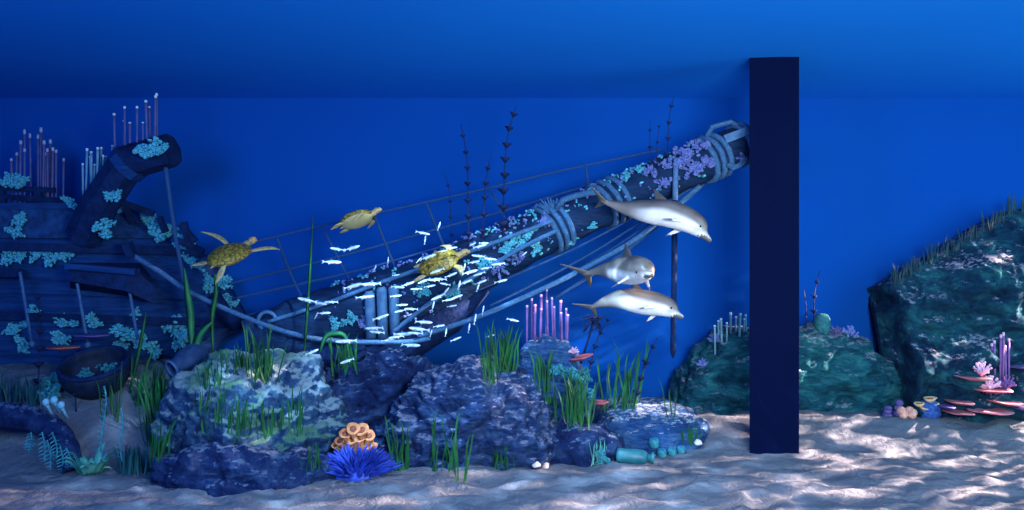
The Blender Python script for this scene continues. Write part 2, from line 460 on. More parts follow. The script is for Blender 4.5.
# ------------------------------------------------------------------ rocks
def rock(name, label, cat, px0, px1, ptop, pbase, halfdepth, m, seed, sub=6, boxy=2.0, amp=0.22, fine=0.05, lean=0.0, sharp=0.0, topx=None, strata=0.0, group=None, cy=None):
    yf = CH * F / (pbase - HY)
    yc = cy if cy else yf + halfdepth
    bm = bmesh.new(); bmesh.ops.create_icosphere(bm, subdivisions=sub, radius=1)
    dirs = [v.co.copy() for v in bm.verts]; fs = [tuple(v.index for v in f.verts) for f in bm.faces]; bm.free()
    xl = (px0 - 512) / F * yc; xr = (px1 - 512) / F * yc
    zt = CH + (HY - ptop) / F * yc
    c = Vector(((xl + xr) / 2, yc, 0)); rx = (xr - xl) / 2
    so = Vector((seed * 7.3, seed * 3.1, seed * 1.7))
    out = []
    for d in dirs:
        k = (abs(d.x) ** boxy + abs(d.y) ** boxy + abs(d.z) ** boxy) ** (-1 / boxy)
        p = Vector((d.x * k * rx, d.y * k * halfdepth, d.z * k * zt))
        q = p * (1.1) + so
        a = amp * noise.fractal(q * 0.9, 0.9, 2.1, 4)
        q2 = Vector((q.x * 2.0 + q.z * .7, q.y * 2.0, q.z * 3.8 - q.x * .9))
        a += fine * (noise.ridged_multi_fractal(q2, 0.8, 2.3, 5, 1.0, 2.0) - 1.0)
        if strata: a += strata * math.sin(p.z * 14 + 3 * noise.noise(q) + p.x * 1.5)
        nrm = Vector((d.x / rx, d.y / halfdepth, d.z / zt)).normalized()
        p = p + nrm * a
        p.x += lean * p.z
        if topx is not None and p.z > 0: p.x += (topx * rx) * (p.z / zt) ** 2
        out.append(p)
    for it in range(3):    # settle the true size after the surface was roughened
        pr = [px_of(c + p) for p in out if p.z > 0.05]
        a0 = min(q[0] for q in pr); a1 = max(q[0] for q in pr); t0 = min(q[1] for q in pr)
        sx = (px1 - px0) / (a1 - a0); dx = ((px0 + px1) / 2 - (a0 + a1) / 2) / F * yc
        cz = CH + (HY - t0) / F * yc; sz = zt / cz
        out = [Vector((p.x * sx + dx, p.y, p.z * sz if p.z > 0 else p.z)) for p in out]
    mb = MB(); mb.add([c + Vector((p.x, min(p.y, WALLY - .06 - c.y), max(p.z, -0.25))) for p in out], fs)
    surf(mb)
    o = mb.build(name, m, loc=c)
    tag(o, label, cat, group)
    return o


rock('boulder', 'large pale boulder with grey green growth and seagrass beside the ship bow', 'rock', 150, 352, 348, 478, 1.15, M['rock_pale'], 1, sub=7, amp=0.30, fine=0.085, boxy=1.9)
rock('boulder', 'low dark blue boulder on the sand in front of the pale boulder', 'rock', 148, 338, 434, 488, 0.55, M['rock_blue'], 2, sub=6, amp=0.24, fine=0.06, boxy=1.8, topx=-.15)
rock('boulder', 'craggy blue grey slab at the back beneath the sagging rope and posts', 'rock', 285, 475, 346, 446, 0.65, M['rock_blue'], 3, sub=7, amp=0.3, fine=0.10, cy=13.05, boxy=2.6)  # dark blue rock; its low albedo also paints the shade of the hollow
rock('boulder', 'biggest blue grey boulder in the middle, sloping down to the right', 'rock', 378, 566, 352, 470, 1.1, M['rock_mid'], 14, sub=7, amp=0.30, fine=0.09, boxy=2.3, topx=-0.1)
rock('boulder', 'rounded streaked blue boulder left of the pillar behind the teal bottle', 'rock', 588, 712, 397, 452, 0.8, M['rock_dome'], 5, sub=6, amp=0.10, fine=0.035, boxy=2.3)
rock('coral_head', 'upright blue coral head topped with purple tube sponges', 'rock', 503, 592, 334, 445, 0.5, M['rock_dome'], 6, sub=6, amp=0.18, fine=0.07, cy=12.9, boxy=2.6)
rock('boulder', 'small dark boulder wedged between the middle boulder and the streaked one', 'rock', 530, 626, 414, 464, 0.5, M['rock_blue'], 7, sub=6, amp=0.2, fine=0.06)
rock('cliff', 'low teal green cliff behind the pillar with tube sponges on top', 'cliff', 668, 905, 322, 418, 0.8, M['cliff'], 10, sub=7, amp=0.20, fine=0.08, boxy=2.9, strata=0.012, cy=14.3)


def high_cliff():
    """the tall sloping cliff: an upright faceted mass whose crest climbs to the right"""
    mb = MB(); vs = []; fs = []
    crest = [(868, 300), (880, 291), (893, 282), (920, 266), (950, 250), (980, 231), (1000, 218), (1016, 210), (1040, 205), (1080, 212), (1120, 228)]
    NU, NV = 210, 150
    def top(px):
        for (a, b), (c, d) in zip(crest, crest[1:]):
            if a <= px <= c: return b + (d - b) * (px - a) / (c - a)
        return crest[-1][1]
    for i in range(NU + 1):
        u = i / NU; px = 868 + (1120 - 868) * u
        for j in range(NV + 1):
            v = j / NV                       # 0 foot at the front, 0.72 crest, 1 back of the crest
            tz = CH + (HY - top(px)) / F * 14.2
            tz += 0.05 * noise.fractal(Vector((px * 0.09, 4, 1)), 1, 2, 3)
            if v < 0.78:
                q = v / 0.78; z = -0.2 + (tz + 0.2) * q
                y = 13.45 + 0.75 * q ** 1.6
                y -= 0.10 * math.sin(q * PI)
                y -= 0.30; y += 0.30 * sm(.84, 1.0, q)
            else:
                q = (v - 0.78) / 0.22; z = tz - 0.12 * q * q; y = 14.2 + 0.9 * q
            edge = sm(0, 0.10, u); x = (px - 512) / F * (14.2 + (1 - edge) * .8)
            y += (1 - edge) * 0.8
            a = Vector((x * 0.9, z * 1.3, 5.0))
            d = 0.42 * noise.fractal(a, 0.9, 2.1, 4) + 0.13 * (noise.ridged_multi_fractal(Vector((x * 2.4, z * 3.2, 8)), 0.9, 2.2, 4, 1, 2) - 1)
            k = min(1.0, (1 - abs(v - 0.78) / 0.78) * 0 + 1)
            w = sm(0.0, 0.14, 0.78 - v) if v < 0.78 else 0.0
            vs.append((x + 0.08 * noise.noise(a * 3) * (1 if i > 0 else 1), min(15.05, y - d * w * 0.9), z))
    n = NV + 1
    fs = [(i * n + j, (i + 1) * n + j, (i + 1) * n + j + 1, i * n + j + 1) for i in range(NU) for j in range(NV)]
    # close the ends and the underside
    fs.append(tuple(j for j in range(n))); fs.append(tuple(NU * n + j for j in range(n))[::-1])
    mb.add(vs, fs); surf(mb)
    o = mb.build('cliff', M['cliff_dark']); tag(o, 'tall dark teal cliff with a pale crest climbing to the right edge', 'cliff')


high_cliff()

# ------------------------------------------------------------------ the sunken ship
HR = [(196, 150), (206, 128), (214, 140), (225, 158), (240, 185), (262, 206), (290, 228), (312, 242), (325, 243), (340, 222), (365, 205), (400, 196), (440, 190)]


def hull_right(py):
    for (a, b), (c, d) in zip(HR, HR[1:]):
        if a <= py <= c: return b + (d - b) * (py - a) / (c - a)
    return HR[0][1] if py < HR[0][0] else HR[-1][1]


def hull_pt(u, py, off=0.0):
    """u 0 aft .. 1 stem; py the height row"""
    pr = hull_right(py) if py > 206 else hull_right(206)
    px = -90 + (pr + 90) * u
    Y = 13.35 + 1.15 * max(0.0, (u - 0.35) / 0.65) ** 2.4 + 0.55 * sm(250, 420, py) * (0.4 + 0.6 * u)
    Y -= off
    return P(px, py, Y)


sunk = empty('sunken_ship', (-6.3, 13.6, 1.1))
tag(sunk, 'dark wooden bow of a sunken sailing ship half buried in sand', 'shipwreck')
mb = MB(); vs = []; NU, NV = 90, 150
for j in range(NV + 1):
    py = 207 + (432 - 207) * j / NV
    for i in range(NU + 1):
        u = i / NU
        st = 1.0 if u < 0.97 else 0.3
        plank = ((j / NV) * 15) % 1.0
        vs.append(hull_pt(u, py, (0.05 * plank + 0.012 * noise.noise(Vector((u * 30, j * 0.3, 2)))) * st))
front = len(vs)
for j in range(NV + 1):
    py = 207 + (432 - 207) * j / NV
    for i in range(NU + 1):
        p = hull_pt(i / NU, py); vs.append((p.x * (14.9 / p.y) if i == 0 else p.x, max(14.85, p.y + 0.05), p.z))
n = NU + 1
fs = [(j * n + i, (j + 1) * n + i, (j + 1) * n + i + 1, j * n + i + 1) for j in range(NV) for i in range(NU)]
fs += [(front + j * n + i, front + j * n + i + 1, front + (j + 1) * n + i + 1, front + (j + 1) * n + i) for j in range(NV) for i in range(NU)]
fs += [(i, i + 1, front + i + 1, front + i) for i in range(NU)]
fs += [(j * n + NU, (j + 1) * n + NU, front + (j + 1) * n + NU, front + j * n + NU) for j in range(NV)]
mb.add(vs, fs); surf(mb); mb.build('hull', M['hull'], sunk)


def strip(name, m, py0, py1, u0, u1, off, slope=0.0, nu=40, dofs=False):
    mb = MB(); vs = []
    for i in range(nu + 1):
        u = u0 + (u1 - u0) * i / nu
        s = slope * i / nu
        vs += [hull_pt(u, py0 + s, off), hull_pt(u, py1 + s, off), hull_pt(u, py1 + s, -0.12), hull_pt(u, py0 + s, -0.12)]
    fs = []
    for i in range(nu):
        a = i * 4
        for k in range(4):
            k2 = (k + 1) % 4
            fs.append((a + k, a + k2, a + 4 + k2, a + 4 + k))
    fs += [(0, 3, 2, 1), (nu * 4, nu * 4 + 1, nu * 4 + 2, nu * 4 + 3)]
    mb.add(vs, fs); surf(mb)
    return mb.build(name, m, sunk, smooth=False)


strip('bulwark', M['bulwark'], 208, 238, 0.0, 0.90, 0.09)
strip('cap_rail', M['hull'], 203, 209, 0.0, 0.93, 0.14)
strip('wale', M['timber'], 240, 249, 0.0, 0.97, 0.15, 6)
strip('wale', M['timber'], 309, 317, 0.0, 0.98, 0.13, 10)
strip('wale', M['hull'], 284, 289, 0.0, 0.98, 0.10, 12)
strip('channel', M['timber'], 270, 279, 0.0, 0.37, 0.34, -2)


def ledge():
    """the heavy channel box with a sloped lid and an angled end"""
    mb = MB()
    f = [P(68, 264, 12.75), P(134, 270, 12.75), P(153, 285, 12.9), P(154, 304, 12.95), P(126, 291, 12.75), P(70, 281, 12.75)]
    b = [P(70, 262, 13.6), P(140, 263, 13.7), P(150, 275, 13.8), P(150, 300, 13.8), P(126, 297, 13.7), P(70, 290, 13.6)]
    mb.add(f + b, [tuple(range(6)), tuple(range(6, 12))[::-1]] + [(i, 6 + i, 6 + (i + 1) % 6, (i + 1) % 6) for i in range(6)])
    surf(mb)
    mb.build('channel', M['timber'], sunk, smooth=False)
    mb = MB(); mb.beam(P(67, 266, 12.7), P(137, 272, 12.7), 0.16, 0.09); mb.build('ledge_lid', M['hull'], sunk, smooth=False)


ledge()
for a, b in (((20, 272), (32, 344)), ((76, 277), (88, 345)), ((128, 281), (138, 342))):
    mb = MB(); q = [P(a[0] + (b[0] - a[0]) * t, a[1] + (b[1] - a[1]) * t, 12.85 + 0.25 * t) for t in (0, .25, .5, .75, 1)]
    mb.tube(q, 0.025, 8); mb.ellip(q[-1], (.05, .05, .06), 8, 6)
    mb.build('chain_rod', M['iron'], sunk)
# cathead: the stout crooked timber
mb = MB()
mb.tube([P(84, 236, 13.35), P(100, 204, 13.1), P(124, 168, 12.9), P(129, 162, 12.88), P(172, 150, 12.75)], [0.30, 0.30, 0.29, 0.28, 0.27], n=8, twist=PI / 8)
surf(mb); mb.build('cathead', M['timber'], sunk, smooth=False)
mb = MB(); mb.tube([P(125, 167, 12.89), P(132, 161, 12.87)], [0.315, 0.315], n=8, twist=PI / 8); mb.build('cathead_band', M['hull'], sunk, smooth=False)
mb = MB()
mb.tube([P(165, 163, 12.75), P(170, 200, 12.9), P(176, 240, 13.1), P(185, 285, 13.2), P(188, 310, 13.3)], 0.035, 6); mb.build('anchor_line', M['netrope'], sunk)
# deck rails behind the bulwark
for pts, w in ((((-5, 188), (55, 190)), .07), (((-5, 196), (60, 200)), .07), (((2, 186), (4, 210)), .08), (((38, 187), (42, 212)), .09), (((20, 199), (86, 205)), .06)):
    mb = MB(); mb.beam(P(pts[0][0], pts[0][1], 13.9), P(pts[1][0], pts[1][1], 13.9), w * 1.2, w, up=(0, 1, 0)); mb.build('deck_rail', M['timber'], sunk, smooth=False)
for a, b in (((124, 203), (154, 214)), ((125, 204), (133, 224)), ((159, 217), (166, 232)), ((180, 224), (196, 242)), ((184, 222), (190, 250)), ((172, 238), (204, 252)), ((186, 250), (206, 258))):
    mb = MB(); mb.beam(P(a[0], a[1], 13.9), P(b[0], b[1], 14.0), 0.10, 0.08, up=(0, 1, 0)); mb.build('broken_rail', M['timber'], sunk, smooth=False)
mb = MB(); mb.beam(P(127, 243, 13.05), P(133, 258, 13.1), 0.13, 0.16, up=(0, 1, 0)); mb.build('cleat', M['timber'], sunk, smooth=False)
# heavy stem timbers under the bow edge
mb = MB(); mb.tube([P(214, 296, 14.1), P(224, 312, 14.05), P(236, 322, 14.0), P(238, 330, 14.0)], [.12, .14, .13, .09], 8); mb.build('stem_timber', M['timber'], sunk)

# ------------------------------------------------------------------ bowsprit
bow = empty('bowsprit', P(285, 345, 13.6))
tag(bow, 'long dark bowsprit bound with rope rising from the boulders to the pillar', 'spar')
AX = [(262, 348, 13.75, 34), (300, 334, 13.7, 36), (380, 306, 13.6, 34), (440, 284, 13.5, 31), (500, 252, 13.4, 26), (565, 222, 13.3, 21.5), (640, 189, 13.2, 21), (690, 167, 13.1, 20.5), (722, 153, 13.05, 20), (758, 137, 13.0, 19)]


def axis(t):
    """t in px along x -> centre, radius, direction"""
    for a, b in zip(AX, AX[1:]):
        if a[0] <= t <= b[0]:
            k = (t - a[0]) / (b[0] - a[0])
            c = P(*a[:3]).lerp(P(*b[:3]), k); r = (a[3] + (b[3] - a[3]) * k) / F * (a[2] + (b[2] - a[2]) * k)
            return c, r, (P(*b[:3]) - P(*a[:3])).normalized()


mb = MB(); pts = []; rr = []
for i in range(60):
    t = 262 + (748 - 262) * i / 59
    c, r, d = axis(t); pts.append(c); rr.append(r * (1 + 0.03 * math.sin(i * 1.7)))
mb.tube(pts, rr, 20); surf(mb); mb.build('spar', M['spar'], bow)
mb = MB(); mb.tube([P(262, 362, 13.5), P(330, 356, 13.45), P(410, 338, 13.4), P(450, 316, 13.4), P(486, 288, 13.4)], [.30, .36, .38, .30, .10], 14)
surf(mb); mb.build('knee_timber', M['timber'], bow)


def torus_at(t, rad_k, tr, tilt=0.0, name='rope_lashing', m=None, n=28, flat=1.0, sq=False):
    c, r, d = axis(t)
    u = Vector((0, 0, 1)); s = d.cross(u).normalized(); u = s.cross(d)
    d2 = (d + u * tilt * .5 + Vector((0, .42, 0))).normalized(); s = d2.cross(u).normalized(); u = s.cross(d2)
    mb = MB(); ring = [c + (s * math.cos(2 * PI * k / n) + u * math.sin(2 * PI * k / n)) * r * rad_k * (1 + 0.02 * math.sin(k * 2.3)) for k in range(n)]
    vs = []; fs = []; q = 6
    for k in range(n):
        rad = (ring[k] - c).normalized()
        for j in range(q):
            a = 2 * PI * j / q
            vs.append(ring[k] + rad * math.cos(a) * tr + d2 * math.sin(a) * tr * flat)
    for k in range(n):
        for j in range(q):
            k2 = (k + 1) % n; j2 = (j + 1) % q
            fs.append((k * q + j, k2 * q + j, k2 * q + j2, k * q + j2))
    mb.add(vs, fs)
    return mb.build(name, m or M['rope'], bow, smooth=not sq)


for t, tl in ((546, .25), (553, .2), (560, .1), (601, .3), (609, .25), (617, .15)): torus_at(t, 1.08, 0.047, tl)
for t in (703, 710, 717): torus_at(t, 1.08, 0.05, 0.1, n=14)
torus_at(738, 1.06, 0.035, 0.0, 'end_band', M['iron'], n=24, flat=1.5)
torus_at(743, 1.08, 0.04, 0.0, 'end_band', M['rope'], n=24)
# mooring block and loops at the tip
c, r, d = axis(732); mb = MB(); mb.beam(c + Vector((-.20, -r * .95, .10)), c + Vector((.17, -r * .98, .24)), .12, .13); mb.build('tip_block', M['post'], bow, smooth=False)
mb = MB(); mb.tube([P(707, 136, 12.9), P(712, 127, 12.8), P(722, 124, 12.8), P(731, 122, 12.8), P(738, 126, 12.85), P(742, 134, 12.9)], .042, 6); mb.build('rope_loop', M['rope'], bow, smooth=False)
mb = MB(); mb.tube([P(728, 165, 12.75), P(733, 168, 12.7), P(740, 165, 12.7), P(746, 160, 12.75)], .042, 6); mb.build('rope_loop', M['rope'], bow, smooth=False)
# frayed rope ends standing off the middle lashing
for i in range(11):
    a = -0.9 + i * 0.17; b0 = P(548 + i * 0.6, 214, 13.05)
    mb = MB(); L_ = 0.22 + 0.1 * random.random(); e = b0 + Vector((math.sin(a) * L_, -0.05, math.cos(a) * L_))
    mb.tube([b0, b0.lerp(e, .5) + Vector((.02, 0, .02)), e], [.022, .02, .012], 5); mb.build('rope_end', M['rope'], bow)
mb = MB(); mb.tube([P(557, 208, 13.0), P(563, 200, 12.95), P(575, 196, 12.95), P(588, 193, 12.95), P(600, 192, 12.98)], .055, 6); mb.build('rope_loop', M['rope'], bow)
rnd = random.Random(11); mb = MB()
for i in range(330):
    t = rnd.choice((rnd.uniform(480, 550), rnd.uniform(470, 700), rnd.uniform(620, 700), rnd.uniform(330, 480)))
    c, r, d = axis(t); a = rnd.choice((rnd.gauss(1.25, .35), rnd.uniform(-.9, 1.6)))
    u = Vector((0, 0, 1)); n_ = Vector((0, -1, 0)); u = (u - d * u.dot(d)).normalized()
    k = (u * math.sin(a) + n_ * math.cos(a)).normalized(); q = rnd.uniform(.016, .042)
    mb.cur = 1 if rnd.random() < .45 else 0
    for e in range(3):
        o_ = Vector((rnd.uniform(-1, 1), rnd.uniform(-1, 1), rnd.uniform(-1, 1))) * q; mb.ellip(c + k * (r * 1.0 + q * .4) + o_, (q * .7, q * .7, q * .6), 6, 4)
mb.build('polyp_crust', [M['purplecoral'], M['cyan']], bow, kind='stuff')
# the martingale pole hanging below
mb = MB(); mb.tube([P(676, 158, 12.75), P(675, 200, 12.75)], .045, 8); mb.build('martingale_collar', M['post'], bow)
mb = MB(); mb.tube([P(675, 196, 12.8), P(674, 280, 12.8), P(673, 352, 12.8), P(673, 358, 12.8)], [.05, .045, .045, .015], 8); mb.build('martingale_pole', M['timber'], bow)
# three pale bitt posts
for a, tp, bt in ((369, 291, 338), (381, 287, 338), (393, 286, 334)):
    mb = MB(); q = [P(a, tp, 12.95), P(a + .5, tp + 3, 12.95), P(a + 2, bt, 13.0)]; mb.tube(q, [.06, .085, .085], 12); mb.build('bitt_post', M['post'], bow)
# the ring plate at the heel
mb = MB(); mb.beam(P(250, 318, 13.5), P(262, 345, 13.5), .16, .5, up=(0, 1, 0)); mb.build('heel_plate', M['jar'], bow, smooth=False)
mb = MB(); cc = P(267, 321, 13.25); rg = [cc + Vector((math.cos(2 * PI * k / 20) * .15, 0, math.sin(2 * PI * k / 20) * .15)) for k in range(21)]
mb.tube(rg, .035, 6, cap=False); mb.build('heel_ring', M['iron'], bow)


# ropes ------------------------------------------------------------
def spline(pts, n=8):
    pts = [Vector(p) for p in pts]; out = []
    for i in range(len(pts) - 1):
        p0 = pts[max(0, i - 1)]; p1 = pts[i]; p2 = pts[i + 1]; p3 = pts[min(len(pts) - 1, i + 2)]
        for k in range(n):
            t = k / n
            out.append(0.5 * ((2 * p1) + (-p0 + p2) * t + (2 * p0 - 5 * p1 + 4 * p2 - p3) * t * t + (-p0 + 3 * p1 - 3 * p2 + p3) * t ** 3))
    out.append(pts[-1]); return out


def rope(name, label, pts, r, m='rope', group=None):
    mb = MB(); mb.tube(spline(pts), r, 6)
    o = mb.build(name, M[m]); tag(o, label, 'rope', group); return o


rope('mooring_rope', 'thick pale rope sagging from the ship side to below the three posts', [P(131, 254, 13.1), P(160, 272, 13.0), P(190, 292, 12.9), P(240, 315, 12.8), P(290, 333, 12.75), P(335, 341, 12.75), P(402, 342, 12.8), P(430, 338, 12.9)], .042)
rope('stay_rope', 'pale rope running from the heel ring up to the middle rope lashing', [P(268, 322, 13.2), P(330, 302, 13.1), P(385, 281, 13.0), P(440, 262, 12.9), P(490, 244, 12.85), P(552, 221, 12.85)], .036)
rope('stay_rope', 'lower pale rope from the foot of the posts up to the middle lashing', [P(393, 332, 12.9), P(430, 303, 12.85), P(470, 279, 12.8), P(519, 249, 12.8), P(556, 231, 12.85)], .038)
rope('stay_rope', 'thickest pale rope below the bowsprit sweeping up from the middle boulder', [P(418, 336, 12.9), P(455, 325, 12.85), P(490, 312, 12.8), P(540, 290, 12.8), P(585, 268, 12.85), P(640, 236, 12.9), P(700, 186, 13.0)], .045)
for i, (a, b, lab) in enumerate((((474, 292), (690, 184), 'thin dark rigging line nearest the underside of the bowsprit'),
                                 ((490, 306), (694, 186), 'thin dark rigging line just above the thickest pale rope'),
                                 ((520, 300), (698, 188), 'dark rigging line just below the thickest pale rope'),
                                 ((556, 298), (704, 184), 'lowest short dark rigging line ending behind the dolphins'))):
    rope('rigging_line', lab, [P(*a, 13.2), P((a[0] + b[0]) / 2, (a[1] + b[1]) / 2 + 7, 13.15), P(*b, 13.1)], .02 if i < 3 else .03, 'netrope')

# the rigging net strung above the bowsprit
net = empty('rigging_net', P(240, 300, 13.8)); tag(net, 'wide mesh rope netting strung between ship bow and bowsprit tip', 'net')
for pts in ([(196, 262), (247, 244), (330, 224), (400, 208), (480, 190), (560, 171), (664, 149)],
            [(228, 284), (290, 269), (360, 251), (430, 231), (500, 212), (580, 188), (655, 165)],
            [(236, 298), (300, 284), (360, 270), (420, 253), (470, 238), (530, 217)],
            [(246, 316), (300, 301), (350, 288), (410, 274), (450, 262)]):
    mb = MB(); mb.tube(spline([P(a, b, 13.75) for a, b in pts]), .021, 6); mb.build('strand', M['netrope'], net)
for pts in ([(277, 238), (289, 270), (303, 300)], [(322, 226), (338, 258), (354, 288)], [(374, 214), (386, 245), (399, 276)], [(426, 203), (437, 229), (450, 262)], [(489, 188), (498, 203), (506, 222)], [(586, 165), (587, 176), (588, 194)]):
    mb = MB(); mb.tube(spline([P(a, b, 13.74) for a, b in pts]), .023, 6); mb.build('strand', M['netrope'], net)


# ------------------------------------------------------------------ corals and plants
def tuft_mesh(seed, n, mats, lr=(0.20, 0.10), flat=1.0):
    """a rosette of cupped lobes on a small knob; unit radius, z is outward"""
    rnd = random.Random(seed); mb = MB()
    heads = []
    for i in range(max(7, n // 4)):
        a = rnd.random() * 2 * PI; q = rnd.random() ** .6 * .72
        heads.append((Vector((math.cos(a) * q * 1.15, math.sin(a) * q * .9, rnd.uniform(.05, .4) * flat)), rnd.uniform(.22, .38)))
    for h, hr in heads:
        mb.tube([Vector((h.x * .3, h.y * .3, -.15)), h], [.10, .07], 5, cap=False)
        mb.ellip(h, (hr * .5, hr * .5, hr * .4), 6, 5)
        for k in range(9):
            th = 2 * PI * rnd.random(); ph = math.acos(rnd.uniform(-.15, 1.0))
            d = Vector((math.sin(ph) * math.cos(th), math.sin(ph) * math.sin(th), math.cos(ph)))
            q = d.to_track_quat('Z', 'Y').to_matrix() @ Matrix.Rotation(rnd.random() * 6, 3, 'Z')
            w = hr * rnd.uniform(.38, .66)
            mb.ellip(h + d * hr * rnd.uniform(.6, .95), (w, w * .4, w * .8), 6, 4, q)
    return mb


def place_set(name, proto_fn, mname, spots, cat, group=None, rot=True, out=0.0):
    """spots: (px, py, size_px, label[, depth])"""
    protos = []
    for i, sp in enumerate(spots):
        p, nrm = hit(sp[0], sp[1])
        if len(sp) > 4: p, nrm = P(sp[0], sp[1], sp[4]), Vector((0, -.6, .8))
        r = sp[2] * 1.35 / F * p.y; p = p + nrm * r * .12
        q = (nrm * 0.8 + Vector((0, -.15, .35))).normalized().to_track_quat('Z', 'Y')
        e = (q.to_matrix() @ Matrix.Rotation(random.random() * 6.28, 3, 'Z')).to_euler()
        k = i % 3; rs = random.uniform(.8, 1.25)
        if len(protos) <= k:
            mb = proto_fn(k + 1); o = mb.build(name, M[mname], loc=(0, 0, 0)); protos.append(o)
            o.location = p; o.rotation_euler = e; o.scale = (r * rs, r / rs, r)
        else:
            o = copy_tree(protos[k], p, e, (r * rs, r / rs, r))
        tag(o, sp[3], cat, group)


place_set('soft_coral', lambda s: tuft_mesh(s, 46, None), 'cyan', [
    (9, 186, 11, 'cyan soft coral on the deck rail at the left edge', 13.82),
    (22, 186, 8, 'smaller cyan soft coral on the deck rail, right of another', 13.82),
    (22, 219, 7, 'cyan soft coral high on the bulwark below the deck rail'),
    (16, 233, 8, 'cyan soft coral low on the bulwark just above the wale'),
    (68, 204, 6, 'small cyan soft coral on the cap rail left of the cathead'),
    (119, 212, 7, 'cyan soft coral on the cap rail just right of the cathead'),
    (103, 226, 11, 'cyan soft coral at the foot of the cathead'),
    (114, 194, 7, 'cyan soft coral halfway up the side of the cathead'),
    (153, 153, 11, 'large cyan soft coral hanging on the cathead end'),
    (162, 151, 8, 'smaller cyan soft coral at the very tip of the cathead'),
    (8, 257, 9, 'first cyan soft coral from the left along the upper wale'),
    (23, 256, 7, 'second cyan soft coral from the left along the upper wale'),
    (38, 257, 8, 'third cyan soft coral from the left along the upper wale'),
    (49, 259, 9, 'fourth cyan soft coral from the left along the upper wale'),
    (64, 257, 8, 'fifth cyan soft coral along the upper wale, beside the channel box'),
    (151, 226, 11, 'cyan soft coral at the top of the broken bow edge'),
    (164, 238, 12, 'big cyan soft coral behind the thin anchor line'),
    (180, 247, 9, 'cyan soft coral on the bow edge just right of the anchor line'),
    (190, 264, 10, 'cyan soft coral on the bow edge left of the swimming turtle'),
    (206, 285, 8, 'cyan soft coral on the bow edge below the left turtle'),
    (222, 283, 9, 'cyan soft coral right below the rear flipper of the left turtle'),
    (226, 304, 9, 'lowest cyan soft coral on the bow edge by the sagging rope'),
    (175, 330, 12, 'lone cyan soft coral low on the ship side above the jar'),
    (178, 343, 8, 'small cyan soft coral just under the lone one above the jar'),
    (19, 328, 9, 'cyan soft coral beside the left iron rod'),
    (22, 341, 8, 'cyan soft coral at the foot of the left iron rod'),
    (34, 312, 6, 'small cyan soft coral just right of the left iron rod'),
    (69, 322, 9, 'cyan soft coral left of the middle iron rod'),
    (96, 320, 7, 'cyan soft coral right of the middle iron rod'),
    (62, 340, 8, 'cyan soft coral above the black pot rim'),
    (136, 314, 6, 'small cyan soft coral on the right iron rod'),
    (128, 330, 10, 'cyan soft coral left of the right iron rod foot'),
    (119, 345, 8, 'cyan soft coral above the right side of the black pot'),
    (140, 339, 8, 'cyan soft coral at the foot of the right iron rod'),
    (151, 350, 8, 'cyan soft coral near the mouth of the jar'),
], 'coral', None)
place_set('soft_coral', lambda s: tuft_mesh(s + 10, 50, None), 'tealcoral', [
    (53, 384, 10, 'teal soft coral on the sand left of the black pot'),
    (99, 368, 8, 'teal soft coral growing inside the black pot rim'),
    (117, 374, 12, 'big teal soft coral on the right side of the black pot'),
    (86, 378, 8, 'teal soft coral in front of the black pot'),
    (52, 397, 12, 'teal soft coral on top of the log by white polyps'),
    (570, 378, 9, 'teal ruffled coral on the coral head below red plate'),
    (583, 392, 9, 'teal ruffled coral low on the right side of the coral head'),
    (556, 372, 8, 'teal ruffled coral in the middle of the coral head'),
    (582, 373, 7, 'teal ruffled coral on the coral head edge under the red plate'),
    (574, 404, 8, 'lowest teal ruffled coral on the coral head'),
    (600, 457, 8, 'teal soft coral on the sand at the left end of the bottle'),
], 'coral', None)
# encrusting corals along the bowsprit
place_set('encrusting_coral', lambda s: tuft_mesh(s + 20, 34, None, (0.14, 0.09), .6), 'cyan', [
    (486, 262, 9, 'cyan encrusting coral on the bowsprit right of the fish shoal'),
    (505, 250, 8, 'cyan encrusting coral on the bowsprit under the whip corals'),
    (516, 243, 9, 'cyan encrusting coral on the bowsprit between the two pale ropes'),
    (531, 232, 8, 'cyan encrusting coral just left of the frayed rope lashing'),
    (537, 248, 7, 'cyan encrusting coral low on the spar left of the middle lashing'),
    (573, 240, 5, 'small cyan encrusting coral low between the two middle lashings'),
    (591, 226, 5, 'cyan encrusting coral beside the lashing behind the top dolphin tail'),
    (628, 178, 6, 'cyan encrusting coral on top of the spar right of the second lashing'),
    (641, 171, 6, 'cyan encrusting coral on the spar above the top dolphin back'),
    (455, 290, 8, 'cyan encrusting coral on the spar below the turtle head'),
    (425, 292, 8, 'cyan encrusting coral on the spar below the turtle shell'),
    (350, 318, 8, 'cyan encrusting coral on the spar heel left of the posts'),
    (336, 326, 8, 'cyan encrusting coral on the spar heel near the bent leaf'),
], 'coral', None)
place_set('encrusting_coral', lambda s: tuft_mesh(s + 30, 40, None, (0.14, 0.09), .6), 'purplecoral', [
    (650, 172, 7, 'purple encrusting coral on the spar just left of the martingale pole'),
    (662, 184, 6, 'purple encrusting coral on the spar front above the dorsal fin'),
    (672, 166, 9, 'purple encrusting coral behind the top of the martingale pole'),
    (684, 156, 10, 'purple encrusting coral right of the martingale pole top'),
    (691, 170, 9, 'purple encrusting coral on the spar front near the tip wrapping'),
    (699, 148, 9, 'purple encrusting coral on top of the spar by the tip wrapping'),
    (704, 164, 8, 'purple encrusting coral touching the tip wrapping'),
    (741, 158, 5, 'small purple encrusting coral at the very end of the spar'),
    (518, 258, 6, 'small purple encrusting coral low on the spar below the pale ropes'),
    (545, 222, 6, 'small purple encrusting coral under the frayed rope ends'),
    (498, 268, 7, 'purple encrusting coral on the spar right of the turtle'),
    (362, 322, 6, 'purple encrusting coral at the spar heel beside the first post'),
], 'coral', None)


